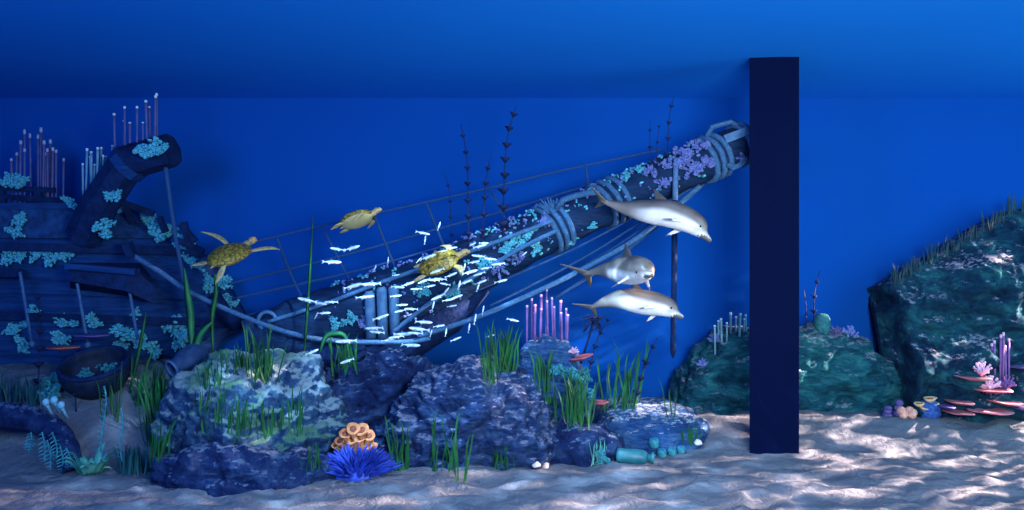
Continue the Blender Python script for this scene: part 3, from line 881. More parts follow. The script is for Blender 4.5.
def tubes(name, label, spec, mats, cat='sponge', rpx=2.0, Y=None, lean=0.0):
    """spec: (px, ytop, ybase)"""
    base = []
    for (a, t, b) in spec:
        if Y: base.append(P(a, b, Y + random.uniform(-.12, .12)))
        else: base.append(hit(a, b)[0])
    cen = sum(base, Vector()) / len(base)
    root = empty(name, cen); tag(root, label, cat)
    for (a, t, b), p in zip(spec, base):
        top = Vector((p.x + random.uniform(-.02, .02) + lean * (b - t) / F * p.y, p.y, CH + (HY - t) / F * p.y))
        r = rpx * .8 / F * p.y * random.uniform(.85, 1.15)
        mb = MB(); h = top - p; d = h.normalized()
        bot = p - d * 0.10
        pts = [bot, p + h * .3, p + h * .75, p + h * .93]
        mb.tube(pts, [r * .8, r * .85, r, r * 1.0], 8)
        mb.cur = 1
        mb.tube([p + h * .93, p + h * .97, p + h * .995, p + h * .99, p + h * .95], [r * 1.02, r * 1.15, r * .95, r * .55, r * .4], 8)
        mb.build('tube', [M[mats[0]], M[mats[1]]], root)
    return root


tubes('tube_sponge', 'tall mauve tube sponges rising behind the deck rail', [(12, 158, 204), (16, 152, 204), (20, 140, 204), (24, 129, 204), (24.5, 148, 204), (31, 133, 205), (31, 158, 206), (38, 134, 206), (41, 127, 206), (43, 140, 205), (46, 152, 206), (48, 148, 205), (51, 139, 206), (52, 147, 206), (56, 149, 206), (63, 158, 207)], ('mauve', 'mauvetip'), Y=14.1, rpx=1.5)
tubes('tube_sponge', 'mauve and pale tube sponges on the lower slope of the cathead', [(83, 163, 196), (86, 148, 192), (91, 156, 186), (92, 151, 186), (94, 164, 184), (97, 147, 182), (101, 147, 176), (103, 155, 175), (107, 156, 172), (112, 145, 168)], ('whitetube', 'whitetip'), Y=12.98, rpx=1.4)
tubes('tube_sponge', 'tall tube sponges standing on the upper end of the cathead', [(115, 113, 150), (125, 106, 146), (124, 120, 146), (130, 122, 144), (137, 106, 142), (137, 118, 142), (143, 122, 140), (147, 100, 138), (150, 106, 138), (155, 95, 138), (157, 93, 138)], ('mauve', 'whitetip'), Y=12.82, rpx=1.5)
tubes('tube_sponge', 'purple tube sponges on top of the coral head in the middle', [(527, 305, 340), (532, 298, 340), (535, 304, 340), (534, 312, 340), (540, 308, 338), (541, 294, 338), (546, 288, 338), (548, 300, 338), (553, 297, 338), (555, 306, 338), (560, 300, 338), (562, 312, 340), (566, 308, 340), (567, 314, 342)], ('pinktube', 'pinktip'), Y=12.85, rpx=1.4)
tubes('tube_sponge', 'white tipped tube sponges on the low cliff left of the pillar', [(715, 325, 349), (719, 320, 349), (722, 318, 349), (727, 322, 349), (731, 312, 349), (736, 316, 349), (739, 313, 349), (743, 318, 349), (746, 314, 349)], ('whitetube', 'whitetip'), Y=13.9, rpx=1.5)
tubes('tube_sponge', 'pink tube sponges rising above the plate corals by the tall cliff', [(983, 354, 388), (987, 350, 388), (991, 343, 390), (995, 340, 390), (1000, 334, 390), (1003, 332, 390), (1006, 345, 388), (1009, 338, 388)], ('pinktube', 'pinktip'), rpx=1.5)


def whip(label, pts, Y, r=.013, wr=.055, step=.235, rooted=True):
    p = [P(a, b, Y) for a, b in pts]
    if rooted: p[0], _ = hit(*pts[0]); dz = p[0].y / Y; p = [p[0]] + [P(a, b, p[0].y) for a, b in pts[1:]]
    sp = spline(p, 10); mb = MB(); mb.tube(sp, [r * (1 - .5 * i / len(sp)) for i in range(len(sp))], 5)
    acc = 0; tot = sum((b - a).length for a, b in zip(sp, sp[1:])); run = 0
    for a, b in zip(sp, sp[1:]):
        l = (b - a).length; acc += l; run += l
        if acc > step:
            acc = 0; k = wr * 1.35 * (1.1 - .45 * run / tot)
            q = (b - a).to_track_quat('Z', 'Y').to_matrix(); mb.lathe([(k * .15, -k * .85), (k * .5, -k * .3), (k, k * .15), (k * .8, k * .26), (k * .2, k * .1)], 9, q, b, .16)
    o = mb.build('whip_coral', M['whip']); tag(o, label, 'coral')


whip('tall thin black whip coral left of the tallest on the bowsprit', [(469, 250), (468, 200), (467, 160), (461, 124)], 13.3)
whip('tallest black whip coral with whorls standing on the bowsprit', [(503, 240), (504, 190), (507, 140), (516, 107)], 13.3, wr=.075)
whip('short black whip coral between two taller ones on the bowsprit', [(482, 248), (484, 210), (486, 180), (491, 154)], 13.3)
whip('faint short whip coral leftmost on the bowsprit', [(452, 252), (451, 220), (449, 190), (444, 172)], 13.3, wr=.035, r=.009)
whip('thin whip coral behind the bowsprit tip, tallest of three there', [(667, 170), (668, 135), (670, 112), (674, 96)], 13.6, wr=.045, r=.009)
whip('thin whip coral behind the bowsprit, leftmost of three by the tip', [(650, 178), (650, 150), (650, 120)], 13.6, wr=.035, r=.008)
whip('thin whip coral in the middle of three by the bowsprit tip', [(658, 175), (657, 150), (659, 126)], 13.6, wr=.03, r=.008)
whip('dark whip coral on the low cliff right beside the pillar', [(814, 326), (814, 300), (816, 285), (820, 270)], 14.3, wr=.05)
whip('short bare whip coral on the low cliff close to the pillar', [(806, 328), (806, 308), (804, 290)], 14.3, wr=.02)
whip('whip coral leaning right behind the tall seagrass on the streaked boulder', [(634, 408), (640, 380), (648, 358), (657, 338)], 12.9, wr=.06)
whip('whip coral behind the coral head beneath the black feather star', [(588, 378), (594, 350), (600, 334), (608, 320)], 13.2, wr=.05, rooted=False)
whip('dark whip coral in front of the ship between two iron rods', [(38, 396), (39, 360), (40, 320), (38, 296)], 12.6, wr=.06)
whip('dark whip coral in front of the black pot', [(76, 412), (75, 385), (76, 362), (75, 350)], 12.2, wr=.05)
whip('small dark whip coral on top of the pale boulder', [(197, 438), (196, 415), (195, 390)], 11.2, wr=.045)


def grass(label, px, py, hpx, wpx, n, m='grass', lean=0.0, bw=2.0, dy=6, name='seagrass', cat='seagrass', vary=.5):
    mb = MB(); pts = []
    for i in range(int(n * 1.3)):
        a = px + random.uniform(-.5, .5) * wpx; b = py + random.uniform(-dy, dy * .4)
        p, nr = hit(a, b)
        if abs(p.y - (pts[0].y if pts else p.y)) > 0.3: p = pts[0] + Vector((random.uniform(-.1, .1), random.uniform(-.05, .05), 0))
        pts.append(p)
        h = hpx / F * p.y * random.uniform(1 - vary, 1.05); w = bw * .58 / F * p.y * random.uniform(.55, 1.15)
        dx = (lean + random.uniform(-.34, .34)) * h; dyy = random.uniform(-.18, .10) * h
        base = p - Vector((0, 0, .05))
        tip = p + Vector((dx, dyy, h)); sd = Vector((1, random.uniform(-.7, .7), 0))
        mb.blade(base, tip, w, Vector((-dx * .5 - random.uniform(-.16, .16) * h, 0, .06 * h)), sd, 7)
    o = mb.build(name, M[m], loc=sum(pts, Vector()) / len(pts)); tag(o, label, cat)
    return o


grass('tall dark seagrass clump on top of the pale boulder under the heel ring', 261, 382, 56, 30, 26, bw=2.3)
grass('seagrass clump on the crown of the pale boulder left of the tallest clump', 236, 370, 26, 26, 16)
grass('seagrass tuft on the upper left shoulder of the pale boulder', 210, 388, 26, 20, 14)
grass('seagrass clump in the middle of the pale boulder face', 214, 428, 38, 26, 16, bw=2.2, dy=16)
grass('seagrass clump low on the pale boulder, left of centre', 240, 436, 34, 26, 15, bw=2.2, dy=14)
grass('seagrass clump on the pale boulder above the low dark boulder right end', 268, 438, 30, 24, 14, bw=2.2, dy=14)
grass('tall dark seagrass at the left foot of the pale boulder', 166, 452, 76, 30, 34, bw=2.2)
grass('leaning seagrass between the pale boulder and the green fern', 150, 462, 40, 20, 16, lean=.25)
grass('tall seagrass in front of the jar at the pale boulder edge', 170, 412, 44, 34, 22)
grass('seagrass draped at the right side of the pale boulder', 298, 432, 40, 18, 10, dy=16)
grass('seagrass clump with a bent leaf beside the three pale posts', 346, 372, 42, 26, 14, bw=2.4)
grass('dense seagrass on top of the middle boulder', 484, 370, 46, 54, 40, bw=2.4)
grass('seagrass hanging on the front of the middle boulder crown', 491, 384, 34, 14, 10, bw=2.2)
grass('seagrass on the left flank of the coral head', 540, 402, 50, 34, 26, bw=2.3)
grass('seagrass at the foot of the coral head', 562, 420, 52, 34, 28, bw=2.4)
grass('seagrass on the lower right side of the coral head', 580, 428, 44, 24, 16, bw=2.2)
grass('tall curling seagrass behind the streaked boulder, left clump', 612, 410, 62, 18, 9, bw=2.6, lean=.12)
grass('tall straight seagrass behind the streaked boulder, right clump', 632, 408, 66, 20, 9, bw=2.6, lean=-.05)
grass('single leaf of seagrass on the right slope of the streaked boulder', 673, 420, 44, 5, 3, bw=2.0)
grass('low seagrass at the right foot of the streaked boulder', 690, 444, 18, 18, 14, bw=1.6)
grass('dark seagrass on the sand just right of the blue anemone', 400, 470, 52, 20, 18, bw=2.0)
grass('light green seagrass clump before the middle boulder', 440, 470, 58, 24, 12, bw=2.2)
grass('tallest single blades rising from the sand before the middle boulder', 461, 482, 66, 9, 4, bw=2.6)
grass('small dark seagrass at the right foot of the middle boulder', 502, 468, 22, 26, 16, bw=1.5)
grass('low grass left of the anemone at the boulder foot', 312, 470, 24, 18, 12, bw=1.5)
grass('narrow seagrass stems standing in the sand right of the black pot', 112, 420, 56, 14, 8, bw=1.8)
grass('lone kelp blades before the ship side right of the black pot', 136, 405, 60, 10, 5, bw=2.4, lean=.2)
grass('teal spiky plant behind the log at the left edge', 14, 408, 38, 40, 34, 'grassteal', bw=2.0)
grass('second teal spiky plant on the log next to white polyps', 36, 408, 30, 16, 16, 'grassteal', bw=1.8)
grass('teal bushy plant on the sand between fern and low boulder', 133, 474, 30, 30, 40, 'grassteal', bw=2.2, vary=.4)
grass('teal grass tuft at the left end of the bottle', 598, 462, 22, 16, 16, 'fern', bw=1.2)
for i, (a, b, h) in enumerate(((896, 283, 15), (908, 275, 11), (916, 270, 13), (928, 263, 16), (942, 256, 16), (954, 250, 10), (966, 243, 14), (976, 236, 10), (986, 230, 14), (998, 222, 10), (1010, 214, 16), (1022, 211, 12))):
    nm = ['first', 'second', 'third', 'fourth', 'fifth', 'sixth', 'seventh', 'eighth', 'ninth', 'tenth', 'eleventh', 'topmost'][i]
    grass(f'small dark grass tuft on the tall cliff crest, {nm} going uphill', a, b + 2, h * 1.45, 11, 9, 'crestgrass', bw=1.4, dy=1)


def leafblade(name, label, pts, w, Y, m='kelp'):
    """a broad hanging leaf along a curve"""
    sp = spline([P(a, b, Y) for a, b in pts], 8); mb = MB(); vs = []; fs = []; n = len(sp)
    for i, p in enumerate(sp):
        q = i / (n - 1); ww = w / F * Y * (math.sin(PI * min(1, q * .93 + .05)) ** .8)
        t = (sp[min(n - 1, i + 1)] - sp[max(0, i - 1)]).normalized(); s = t.cross(Vector((0, 1, 0))).normalized()
        vs += [p - s * ww, p + Vector((0, -.3, 0)) * ww, p + s * ww, p + Vector((0, .15, 0)) * ww]
    for i in range(n - 1):
        for k in range(4): fs.append((i * 4 + k, i * 4 + (k + 1) % 4, i * 4 + 4 + (k + 1) % 4, i * 4 + 4 + k))
    mb.add(vs, fs); o = mb.build(name, M[m]); tag(o, label, 'seaweed')


leafblade('kelp', 'bright green kelp leaf against the ship side above the jar', [(193, 372), (191, 335), (190, 312), (187, 290), (184, 268)], 4.0, 12.6)
leafblade('kelp', 'green kelp leaf bending right above the jar', [(194, 368), (195, 352), (200, 335), (212, 322)], 4.0, 12.55)
leafblade('kelp', 'dark green kelp leaf hanging by the bow edge near the turtle', [(213, 352), (212, 318), (216, 292), (214, 272)], 2.6, 12.7, 'grass')
leafblade('kelp', 'tall faint kelp blade rising in front of the netting', [(303, 372), (306, 330), (310, 270), (313, 215)], 1.6, 12.6, 'grass')
leafblade('kelp', 'bent bright leaf drooping beside the three pale posts', [(320, 352), (325, 338), (333, 334), (345, 337), (349, 360)], 3.0, 12.4, 'kelp')
leafblade('kelp', 'olive stalk leaning beside the black pot', [(128, 398), (136, 365), (142, 335), (146, 312)], 2.0, 12.6, 'grass')

# feather star (black, spiky)
fs_c = P(595, 319, 12.75); mb = MB(); mb.ellip(fs_c, (.07, .07, .07), 8, 6)
for i in range(26):
    a = random.random() * 2 * PI; e = random.uniform(-.9, .9); d = Vector((math.cos(a) * math.cos(e), math.sin(a) * math.cos(e), math.sin(e) * .8 - .2)) * random.uniform(.16, .26)
    mb.tube([fs_c, fs_c + d * .6, fs_c + d + Vector((0, 0, -.03))], [.014, .012, .007], 5); mb.ellip(fs_c + d + Vector((0, 0, -.03)), (.016, .016, .016), 6, 4)
mb.tube([fs_c, fs_c + Vector((-.10, .12, -.35)), P(580, 365, 12.9)], [.02, .018, .02], 5)
tag(mb.build('feather_star', M['whip']), 'black spiky feather star right of the purple tube sponges', 'feather star')


# plate corals
def plate(label, px, py, wpx, m, Y=None, thick=.032, dep=.35, tilt=0.0, name='plate_coral'):
    p = P(px, py, Y) if Y else hit(px, py)[0]
    if Y is None: p = p + Vector((0, -0.10, 0))
    w = wpx / 2 / F * p.y; mb = MB(); d = dep
    prof = [(0.15, -thick * 1.9), (0.5, -thick * 1.2), (0.96, -thick * .25), (1.0, 0), (.96, thick * .3), (.55, thick * .05), (.1, -thick * .2)]
    mt = Matrix.Rotation(tilt, 3, 'Y') @ Matrix.Diagonal((w, d, 1.0))
    mb.lathe(prof, 28, mt, p, wob=.07)
    o = mb.build(name, M[m]); tag(o, label, 'coral'); return o


plate('largest pink plate coral below the pink tube sponges', 986, 409, 38, 'pinkplate', None, dep=.4, tilt=-.03)
plate('highest pink plate coral on the tall cliff left of tube sponges', 968, 376, 32, 'pinkplate', None, tilt=.05)
plate('thin pink plate coral right beneath the pink tube sponges', 987, 388, 36, 'pinkplate', None)
plate('pink plate coral low on the cliff, directly right of the blue dome', 953, 410, 26, 'pinkplate', None)
plate('small pink plate coral above the one right of the blue dome', 955, 400, 22, 'pinkplate', None)
plate('tiny violet plate coral between the blue dome and pink plates', 940, 404, 12, 'dkplate', None)
plate('pink plate coral right of the largest one near the edge', 1003, 401, 30, 'pinkplate', None, tilt=.04)
plate('violet plate coral at the right edge beside the tube sponges', 1021, 365, 26, 'dkplate', None, tilt=-.12)
plate('lower violet plate coral at the right edge above the sand', 1020, 406, 24, 'dkplate', None)
plate('dark red plate coral on the right side of the coral head', 580, 357, 26, 'redplate', 12.6, tilt=-.2, dep=.2)
plate('small red plate coral peeking out left of the streaked boulder', 600, 402, 16, 'redplate', 12.7, dep=.2)
plate('orange plate coral jutting from the ship above the black pot', 63, 347, 32, 'redplate', 12.75, dep=.25)
plate('violet plate coral jutting from the ship right of the orange one', 93, 335, 34, 'dkplate', 12.85, dep=.25)


# branching tufts of pink on the plates
def branch_coral(label, px, py, spx, m, Y, n=40, seed=1, name='branching_coral'):
    rnd = random.Random(seed); p = P(px, py, Y); mb = MB(); r = spx / F * Y
    if Y > 13.8: p.z = down(p.x, p.y).z
    else: p = hit(px, py)[0] + Vector((0, -.10, 0)); r = spx / F * p.y
    for i in range(n):
        a = rnd.random() * 2 * PI; e = rnd.uniform(.15, 1.5); d = Vector((math.cos(a) * math.cos(e), math.sin(a) * math.cos(e) * .7, math.sin(e))) * r * rnd.uniform(.5, 1)
        mb.tube([p - Vector((0, 0, r * .15)), p + d * .55, p + d], [r * .07, r * .07, r * .06], 5); mb.ellip(p + d, (r * .10,) * 3, 6, 5)
    tag(mb.build(name, M[m]), label, 'coral')


branch_coral('pink branching coral at the base of the tube sponges', 984, 387, 14, 'pinktip', 13.18, 50, 2)
branch_coral('pink branching coral left of the tube sponges on highest plate', 978, 373, 12, 'pinktip', 13.18, 40, 3)
branch_coral('pink branching coral at the right of the tube sponges', 1002, 386, 12, 'pinktube', 13.18, 40, 4)
branch_coral('purple branching coral on the low cliff behind pale tube sponges', 714, 327, 9, 'purplecoral', 14.0, 40, 5)
branch_coral('purple branching coral hanging low on the left slope of the low cliff', 703, 351, 8, 'purplecoral', 13.9, 40, 6)
branch_coral('purple branching coral on the low cliff at the foot of the tall cliff', 850, 324, 12, 'purplecoral', 14.0, 60, 7)
branch_coral('violet branching coral right of the green barrel sponge', 836, 323, 9, 'mauve', 14.0, 40, 8)
branch_coral('small pink branching coral on the red plate of the coral head', 573, 352, 7, 'pinktip', 12.6, 24, 9)

# barrel sponge on the low cliff
p = P(822, 326, 14.0); p.z = down(p.x, p.y).z + .03; mb = MB(); mb.lathe([(.06, -.15), (.12, -.05), (.145, .05), (.14, .17), (.10, .25), (.05, .27)], 20, None, p, .03)
tag(mb.build('barrel_sponge', M['cactus']), 'round dark green barrel sponge on the low cliff right of the pillar', 'sponge')

# corals on the sand below the tall cliff
p = P(929, 418, 13.25); p.z = sandz(p.x, p.y) - .03
mb = MB(); mb.lathe([(.16, -.05), (.185, .08), (.17, .20), (.11, .28), (.03, .31)], 22, None, p, .02)
tag(mb.build('dome_coral', M['bluedome']), 'blue dome coral on the sand carrying small orange cup corals', 'coral')


def cups(label, spots, Y, r0, mats, stem_to, name='cup_coral', tl_=(.55, 1.05)):
    root = empty(name, stem_to); tag(root, label, 'coral')
    for (a, b, k) in spots:
        c = P(a, b, Y + random.uniform(-.05, .05)); r = r0 * k
        mb = MB(); mb.tube([Vector(stem_to) - Vector((0, 0, .03)), c.lerp(Vector(stem_to), .45), c - Vector((0, 0, r * .5))], [r * .35, r * .35, r * .5], 8); mb.build('stalk', M[mats[0]], root)
        tl = Matrix.Rotation(random.uniform(*tl_), 3, 'X') @ Matrix.Rotation(random.uniform(-.3, .3), 3, 'Y')
        mb = MB(); mb.lathe([(.3 * r, -.6 * r), (.7 * r, -.25 * r), (1.0 * r, .1 * r), (1.02 * r, .18 * r), (.85 * r, .2 * r), (.55 * r, .05 * r)], 16, tl, c, .05)
        cup = mb.build('cup', M[mats[1]], root)
        mb = MB(); mb.ellip(c + tl @ Vector((0, 0, .06 * r)), (r * .5, r * .5, r * .12), 12, 6, tl); mb.build('mouth', M[mats[2]], cup)
    return root


top = p + Vector((0, -.03, .29))
cups('orange cup corals with pale rims on top of the blue dome', [(919, 404, 1.0), (930, 399, 1.2), (934, 404, .9), (924, 408, .8)], 13.2, .085, ('orange', 'yellowrim', 'orange'), p + Vector((0, -.05, .24)), tl_=(.1, .3))
an = P(357, 472, 11.05); an.z = sandz(an.x, an.y)
cups('cluster of orange cup corals growing behind the blue anemone', [(345, 434, 1.0), (353, 429, 1.1), (362, 430, 1.2), (369, 436, 1.0), (352, 440, 1.2), (367, 443, 1.3), (340, 441, .9), (373, 447, .8), (359, 438, .9), (335, 446, .6)], 11.35, .088, ('orange', 'orange', 'orangedark'), an + Vector((0, .30, .12)))
mb = MB(); rnd = random.Random(4)
mb.ellip(an, (.42, .30, .14), 18, 10)
for i in range(360):
    a = rnd.random() * 2 * PI; q = math.sqrt(rnd.random()); b0 = an + Vector((math.cos(a) * .38 * q, math.sin(a) * .28 * q, .12 * (1 - q * q) + .01))
    d = Vector((math.cos(a) * q * 1.0, math.sin(a) * q * .8, .75 - .35 * q)); d = (d + Vector((rnd.uniform(-.25, .25), rnd.uniform(-.25, .25), 0))).normalized() * rnd.uniform(.20, .32)
    if d.z < .03: d.z = .03
    mb.tube([b0, b0 + d * .55 + Vector((0, 0, .012)), b0 + d], [.016, .015, .004], 5, cap=False)
tag(mb.build('sea_anemone', M['anemone']), 'spiky bright blue anemone on the sand before the boulders', 'anemone')

p = P(908, 419, 13.2); p.z = sandz(p.x, p.y); mb = MB()
for i in range(9): mb.ellip(p + Vector((random.uniform(-.14, .12), random.uniform(-.08, .08), random.uniform(.03, .12))), (.075, .07, .07), 10, 8)
tag(mb.build('lump_coral', M['pinklump']), 'lumpy pink coral on the sand left of the blue dome', 'coral')
for a, h, lab in ((887, .17, 'smaller violet sponge on the sand at the cliff corner'), (898, .26, 'taller violet sponge beside the lumpy pink coral')):
    p = P(a, 419, 13.25); p.z = sandz(p.x, p.y) - .02; mb = MB()
    for k in range(3): mb.ellip(p + Vector((.01 * k, 0, h * (.2 + .33 * k))), (.085 - .008 * k, .08 - .008 * k, h * .24), 14, 8)
    tag(mb.build('ball_sponge', M['violetball']), lab, 'sponge')

# bottle and small things left of the pillar
b0 = P(616, 455, 11.75); b1 = P(652, 453, 11.7); b0.z = sandz(b0.x, b0.y) + .10; b1.z = sandz(b1.x, b1.y) + .11
d = (b1 - b0).normalized(); q = d.to_track_quat('Z', 'Y').to_matrix()
bt = empty('bottle', b0); tag(bt, 'teal glazed bottle lying on the sand before the streaked boulder', 'bottle'); L_ = (b1 - b0).length
mb = MB(); mb.lathe([(.02, 0), (.09, .01), (.11, .05), (.11, L_ * .7), (.10, L_ * .8), (.06, L_ * .88)], 20, q, b0); mb.build('body', M['tealbottle'], bt)
mb = MB(); mb.lathe([(.06, L_ * .86), (.055, L_ * .97), (.085, L_ * .98), (.085, L_ * 1.05), (.05, L_ * 1.05), (.045, L_ * .95)], 20, q, b0); mb.build('neck', M['tealbottle'], bt)
for a, b, r, m, lab in ((643, 461, .085, 'violetball', 'violet ball sponge in front of the teal bottle'), (631, 463, .07, 'pinklump', 'small pinkish ball sponge at the front of the teal bottle'),
                        (662, 457, .08, 'tealcoral', 'teal ball sponge at the neck of the bottle'), (672, 455, .075, 'tealcoral', 'teal ball sponge second right of the bottle neck'),
                        (681, 453, .07, 'tealcoral', 'teal ball sponge farthest right of the bottle'), (654, 447, .09, 'tealcoral', 'teal ball sponge leaning behind the bottle neck')):
    p = hit(a, b)[0]; mb = MB()
    for k in range(12):
        an_ = 2 * PI * k / 12; mb.ellip(p + Vector((math.cos(an_) * r * .35, math.sin(an_) * r * .35, r * .7)), (r * .62, r * .62, r * .9), 8, 6)
    mb.ellip(p + Vector((0, 0, r * .8)), (r * .6, r * .6, r * .85), 10, 8)
    tag(mb.build('ball_sponge', M[m]), lab, 'sponge')
for a, b, lab in ((536, 466, 'pale shell fragment on the sand below the middle boulder'), (545, 467, 'pinkish shell fragment on the sand next to the pale one'), (698, 444, 'white shell at the right foot of the streaked boulder')):
    p = hit(a, b)[0]; mb = MB(); mb.lathe([(.0, .05), (.03, .045), (.06, .015), (.065, 0), (.04, -.02)], 14, Matrix.Rotation(.5, 3, 'X'), p + Vector((0, 0, .02)), .1)
    tag(mb.build('shell', M['shell']), lab, 'shell')

# jar lying by the bow
j0 = P(172, 369, 12.25); j1 = P(204, 350, 12.7); d = (j1 - j0).normalized(); q = d.to_track_quat('Z', 'Y').to_matrix(); L_ = (j1 - j0).length
jar = empty('clay_jar', j0); tag(jar, 'grey blue clay jar lying on its side between ship and boulder', 'jar')
mb = MB(); mb.lathe([(.10, .12), (.10, .02), (.13, 0), (.14, .02), (.125, .05), (.14, .12), (.19, L_ * .4), (.20, L_ * .7), (.15, L_ * .95), (.06, L_ * 1.0)], 24, q, j0); mb.build('body', M['jar'], jar)
mb = MB(); rg = [j0 + q @ Vector((math.cos(2 * PI * k / 24) * .13, math.sin(2 * PI * k / 24) * .13, 0)) for k in range(25)]; mb.tube(rg, .022, 6, cap=False); mb.build('rim', M['iron'], jar)
mb = MB(); mb.ellip(j0 + d * .05, (.105, .105, .01), 16, 6, q); mb.build('opening_shade', M['pot'], jar)  # dark disc put in as the shade inside the jar mouth

# black pot half buried below the ship
pc_ = P(96, 372, 12.6); pot = empty('iron_pot', pc_); tag(pot, 'black round pot half sunk in the sand beneath the ship', 'pot')
pc_.z = max(pc_.z, 0); tilt = Matrix.Rotation(.42, 3, 'X')
mb = MB(); mb.lathe([(.10, -.34), (.36, -.28), (.50, -.10), (.53, .08), (.50, .16), (.45, .16), (.46, .06), (.42, -.1), (.1, -.26)], 32, tilt, pc_); mb.build('body', M['pot'], pot)
mb = MB(); rg = [pc_ + tilt @ Vector((math.cos(2 * PI * k / 32) * .49, math.sin(2 * PI * k / 32) * .49, .16)) for k in range(33)]; mb.tube(rg, .04, 6, cap=False); mb.build('rim', M['timber'], pot)

# the arched log at the left edge
LG = [hit(-60, 432)[0] + Vector((0, .2, .1)), P(-22, 416, 11.5), P(20, 417, 11.4), P(50, 427, 11.3), P(66, 446, 11.2), P(72, 470, 11.1)]
mb = MB(); mb.tube(spline(LG, 10), [.22 - .08 * i / 50 + .02 * noise.noise(Vector((i * .4, 0, 0))) for i in range(51)], 14); surf(mb)
tag(mb.build('log', M['rock_blue']), 'dark curved log arching out of the sand at the left edge', 'log')
for a, b, lab in ((46, 402, 'white bulb polyp leftmost on the log'), (54, 400, 'white bulb polyp in the middle of three on the log'), (61, 405, 'white bulb polyp rightmost of three on the log')):
    p = P(a, b, 11.2); mb = MB(); mb.ellip(p, (.05, .05, .055), 12, 8); mb.tube([p + Vector((0, 0, -.02)), p + Vector((.01, .05, -.09)), p + Vector((.02, .12, -.2))], [.03, .02, .025], 6)
    tag(mb.build('bulb_polyp', M['whitepolyp']), lab, 'polyp')


def frond(name, label, pts, wpx, m, Y, n=14, cat='seaweed'):
    sp = spline([P(a, b, Y) for a, b in pts], 8); mb = MB(); mb.tube(sp, .012, 5); N = len(sp)
    for i in range(1, N, 2):
        q = i / N; w = wpx / F * Y * math.sin(PI * (.12 + .85 * q)) ; t = (sp[i] - sp[i - 1]).normalized(); s = t.cross(Vector((0, 1, 0))).normalized()
        for sg in (-1, 1): mb.blade(sp[i], sp[i] + s * sg * w + t * w * .55 + Vector((0, -.04, 0)), w * .14, (0, 0, .02), t, 4)
    tag(mb.build(name, M[m]), label, cat)


for i, (a, b, c, d_, nm) in enumerate(((31, 432, 28, 452, 'first'), (42, 432, 44, 462, 'second'), (52, 432, 57, 458, 'third'), (47, 440, 50, 470, 'fourth'), (60, 446, 62, 472, 'fifth'), (66, 448, 71, 468, 'sixth'))):
    frond('hanging_frond', f'feathery teal frond hanging from the log, {nm} from the left', [(a, b), ((a + c) / 2 + 2, (b + d_) / 2), (c, d_)], 6, 'tealcoral', 11.0)
frond('sea_pen', 'tall pale feathery stalk standing behind the fern', [(102, 462), (101, 440), (104, 420), (106, 398), (104, 386)], 4, 'tealcoral', 10.95)
frond('sea_pen', 'shorter feathery stalk right of the tall one', [(122, 462), (120, 445), (123, 425), (121, 408)], 4, 'tealcoral', 11.0)
fc = G0 = hit(90, 474)[0]; mb = MB()
for i in range(15):
    a = 2 * PI * i / 15 + .2; l = random.uniform(.30, .42); d = Vector((math.cos(a), math.sin(a) * .8, random.uniform(.25, .9))) * l
    side = Vector((0, 0, 1)).cross(d).normalized()
    mb.blade(fc, fc + d, .06, Vector((-d.x * .3, -d.y * .3, .16)), side, 8)
tag(mb.build('fern', M['fern']), 'pale green leafy rosette plant on the sand at lower left', 'plant')


# ------------------------------------------------------------------ animals
def fused(mb, name, vox, loc):
    """melt the overlapping closed shells of an animal into one continuous skin"""
    o = mb.build(name, M['skin'], loc=loc)
    md = o.modifiers.new('melt', 'REMESH'); md.mode = 'VOXEL'; md.voxel_size = vox; md.use_smooth_shade = True
    sm_ = o.modifiers.new('soft', 'SMOOTH'); sm_.iterations = 3; sm_.factor = 0.5
    dg = bpy.context.evaluated_depsgraph_get(); dg.update()
    me = bpy.data.meshes.new_from_object(o.evaluated_get(dg))
    o.modifiers.clear(); old = o.data; o.data = me; bpy.data.meshes.remove(old); me.name = name
    if not me.materials: me.materials.append(M['skin'])
    me.polygons.foreach_set('use_smooth', [True] * len(me.polygons))
    return o


def paint(o, fn):
    at = o.data.color_attributes.new('tone', 'FLOAT_COLOR', 'POINT')
    org = o.location
    data = []
    for v in o.data.vertices: data += list(fn(v.co + org)) + [1.0]
    at.data.foreach_set('color', data)


def fin(mb, root, chord, tipoff, tipchord, thick, cdir, up, n=6, curve=0.0):
    """airfoil fin: root centre, chord direction, to tip; swept"""
    vs = []; fs = []; S = 10
    cdir = Vector(cdir).normalized(); nrm = Vector(up).normalized()
    for i in range(n + 1):
        t = i / n; c = root + tipoff * t + cdir * (-curve * t * t)
        ch = (chord + (tipchord - chord) * t ** .8) * (1 - .75 * t ** 6); th = thick * (1 - .72 * t)
        for k in range(S):
            a = 2 * PI * k / S
            vs.append(c + cdir * math.cos(a) * ch * .5 + nrm * math.sin(a) * th * .5)
    for i in range(n):
        for k in range(S): fs.append((i * S + k, i * S + (k + 1) % S, (i + 1) * S + (k + 1) % S, (i + 1) * S + k))
    fs.append(tuple(range(S))[::-1]); fs.append(tuple(n * S + k for k in range(S)))
    mb.add(vs, fs)


PROF = [(0, .012, .016), (.05, .026, .016), (.12, .036, .022), (.22, .058, .042), (.35, .088, .072), (.48, .106, .094), (.6, .110, .100), (.7, .104, .097), (.78, .094, .088), (.85, .080, .074), (.895, .062, .056), (.92, .036, .036), (.95, .026, .028), (.98, .02, .022), (1.0, .008, .010)]


def prof(s):
    for a, b in zip(PROF, PROF[1:]):
        if a[0] <= s <= b[0]:
            k = (s - a[0]) / (b[0] - a[0]); return a[1] + (b[1] - a[1]) * k, a[2] + (b[2] - a[2]) * k
    return PROF[-1][1:]


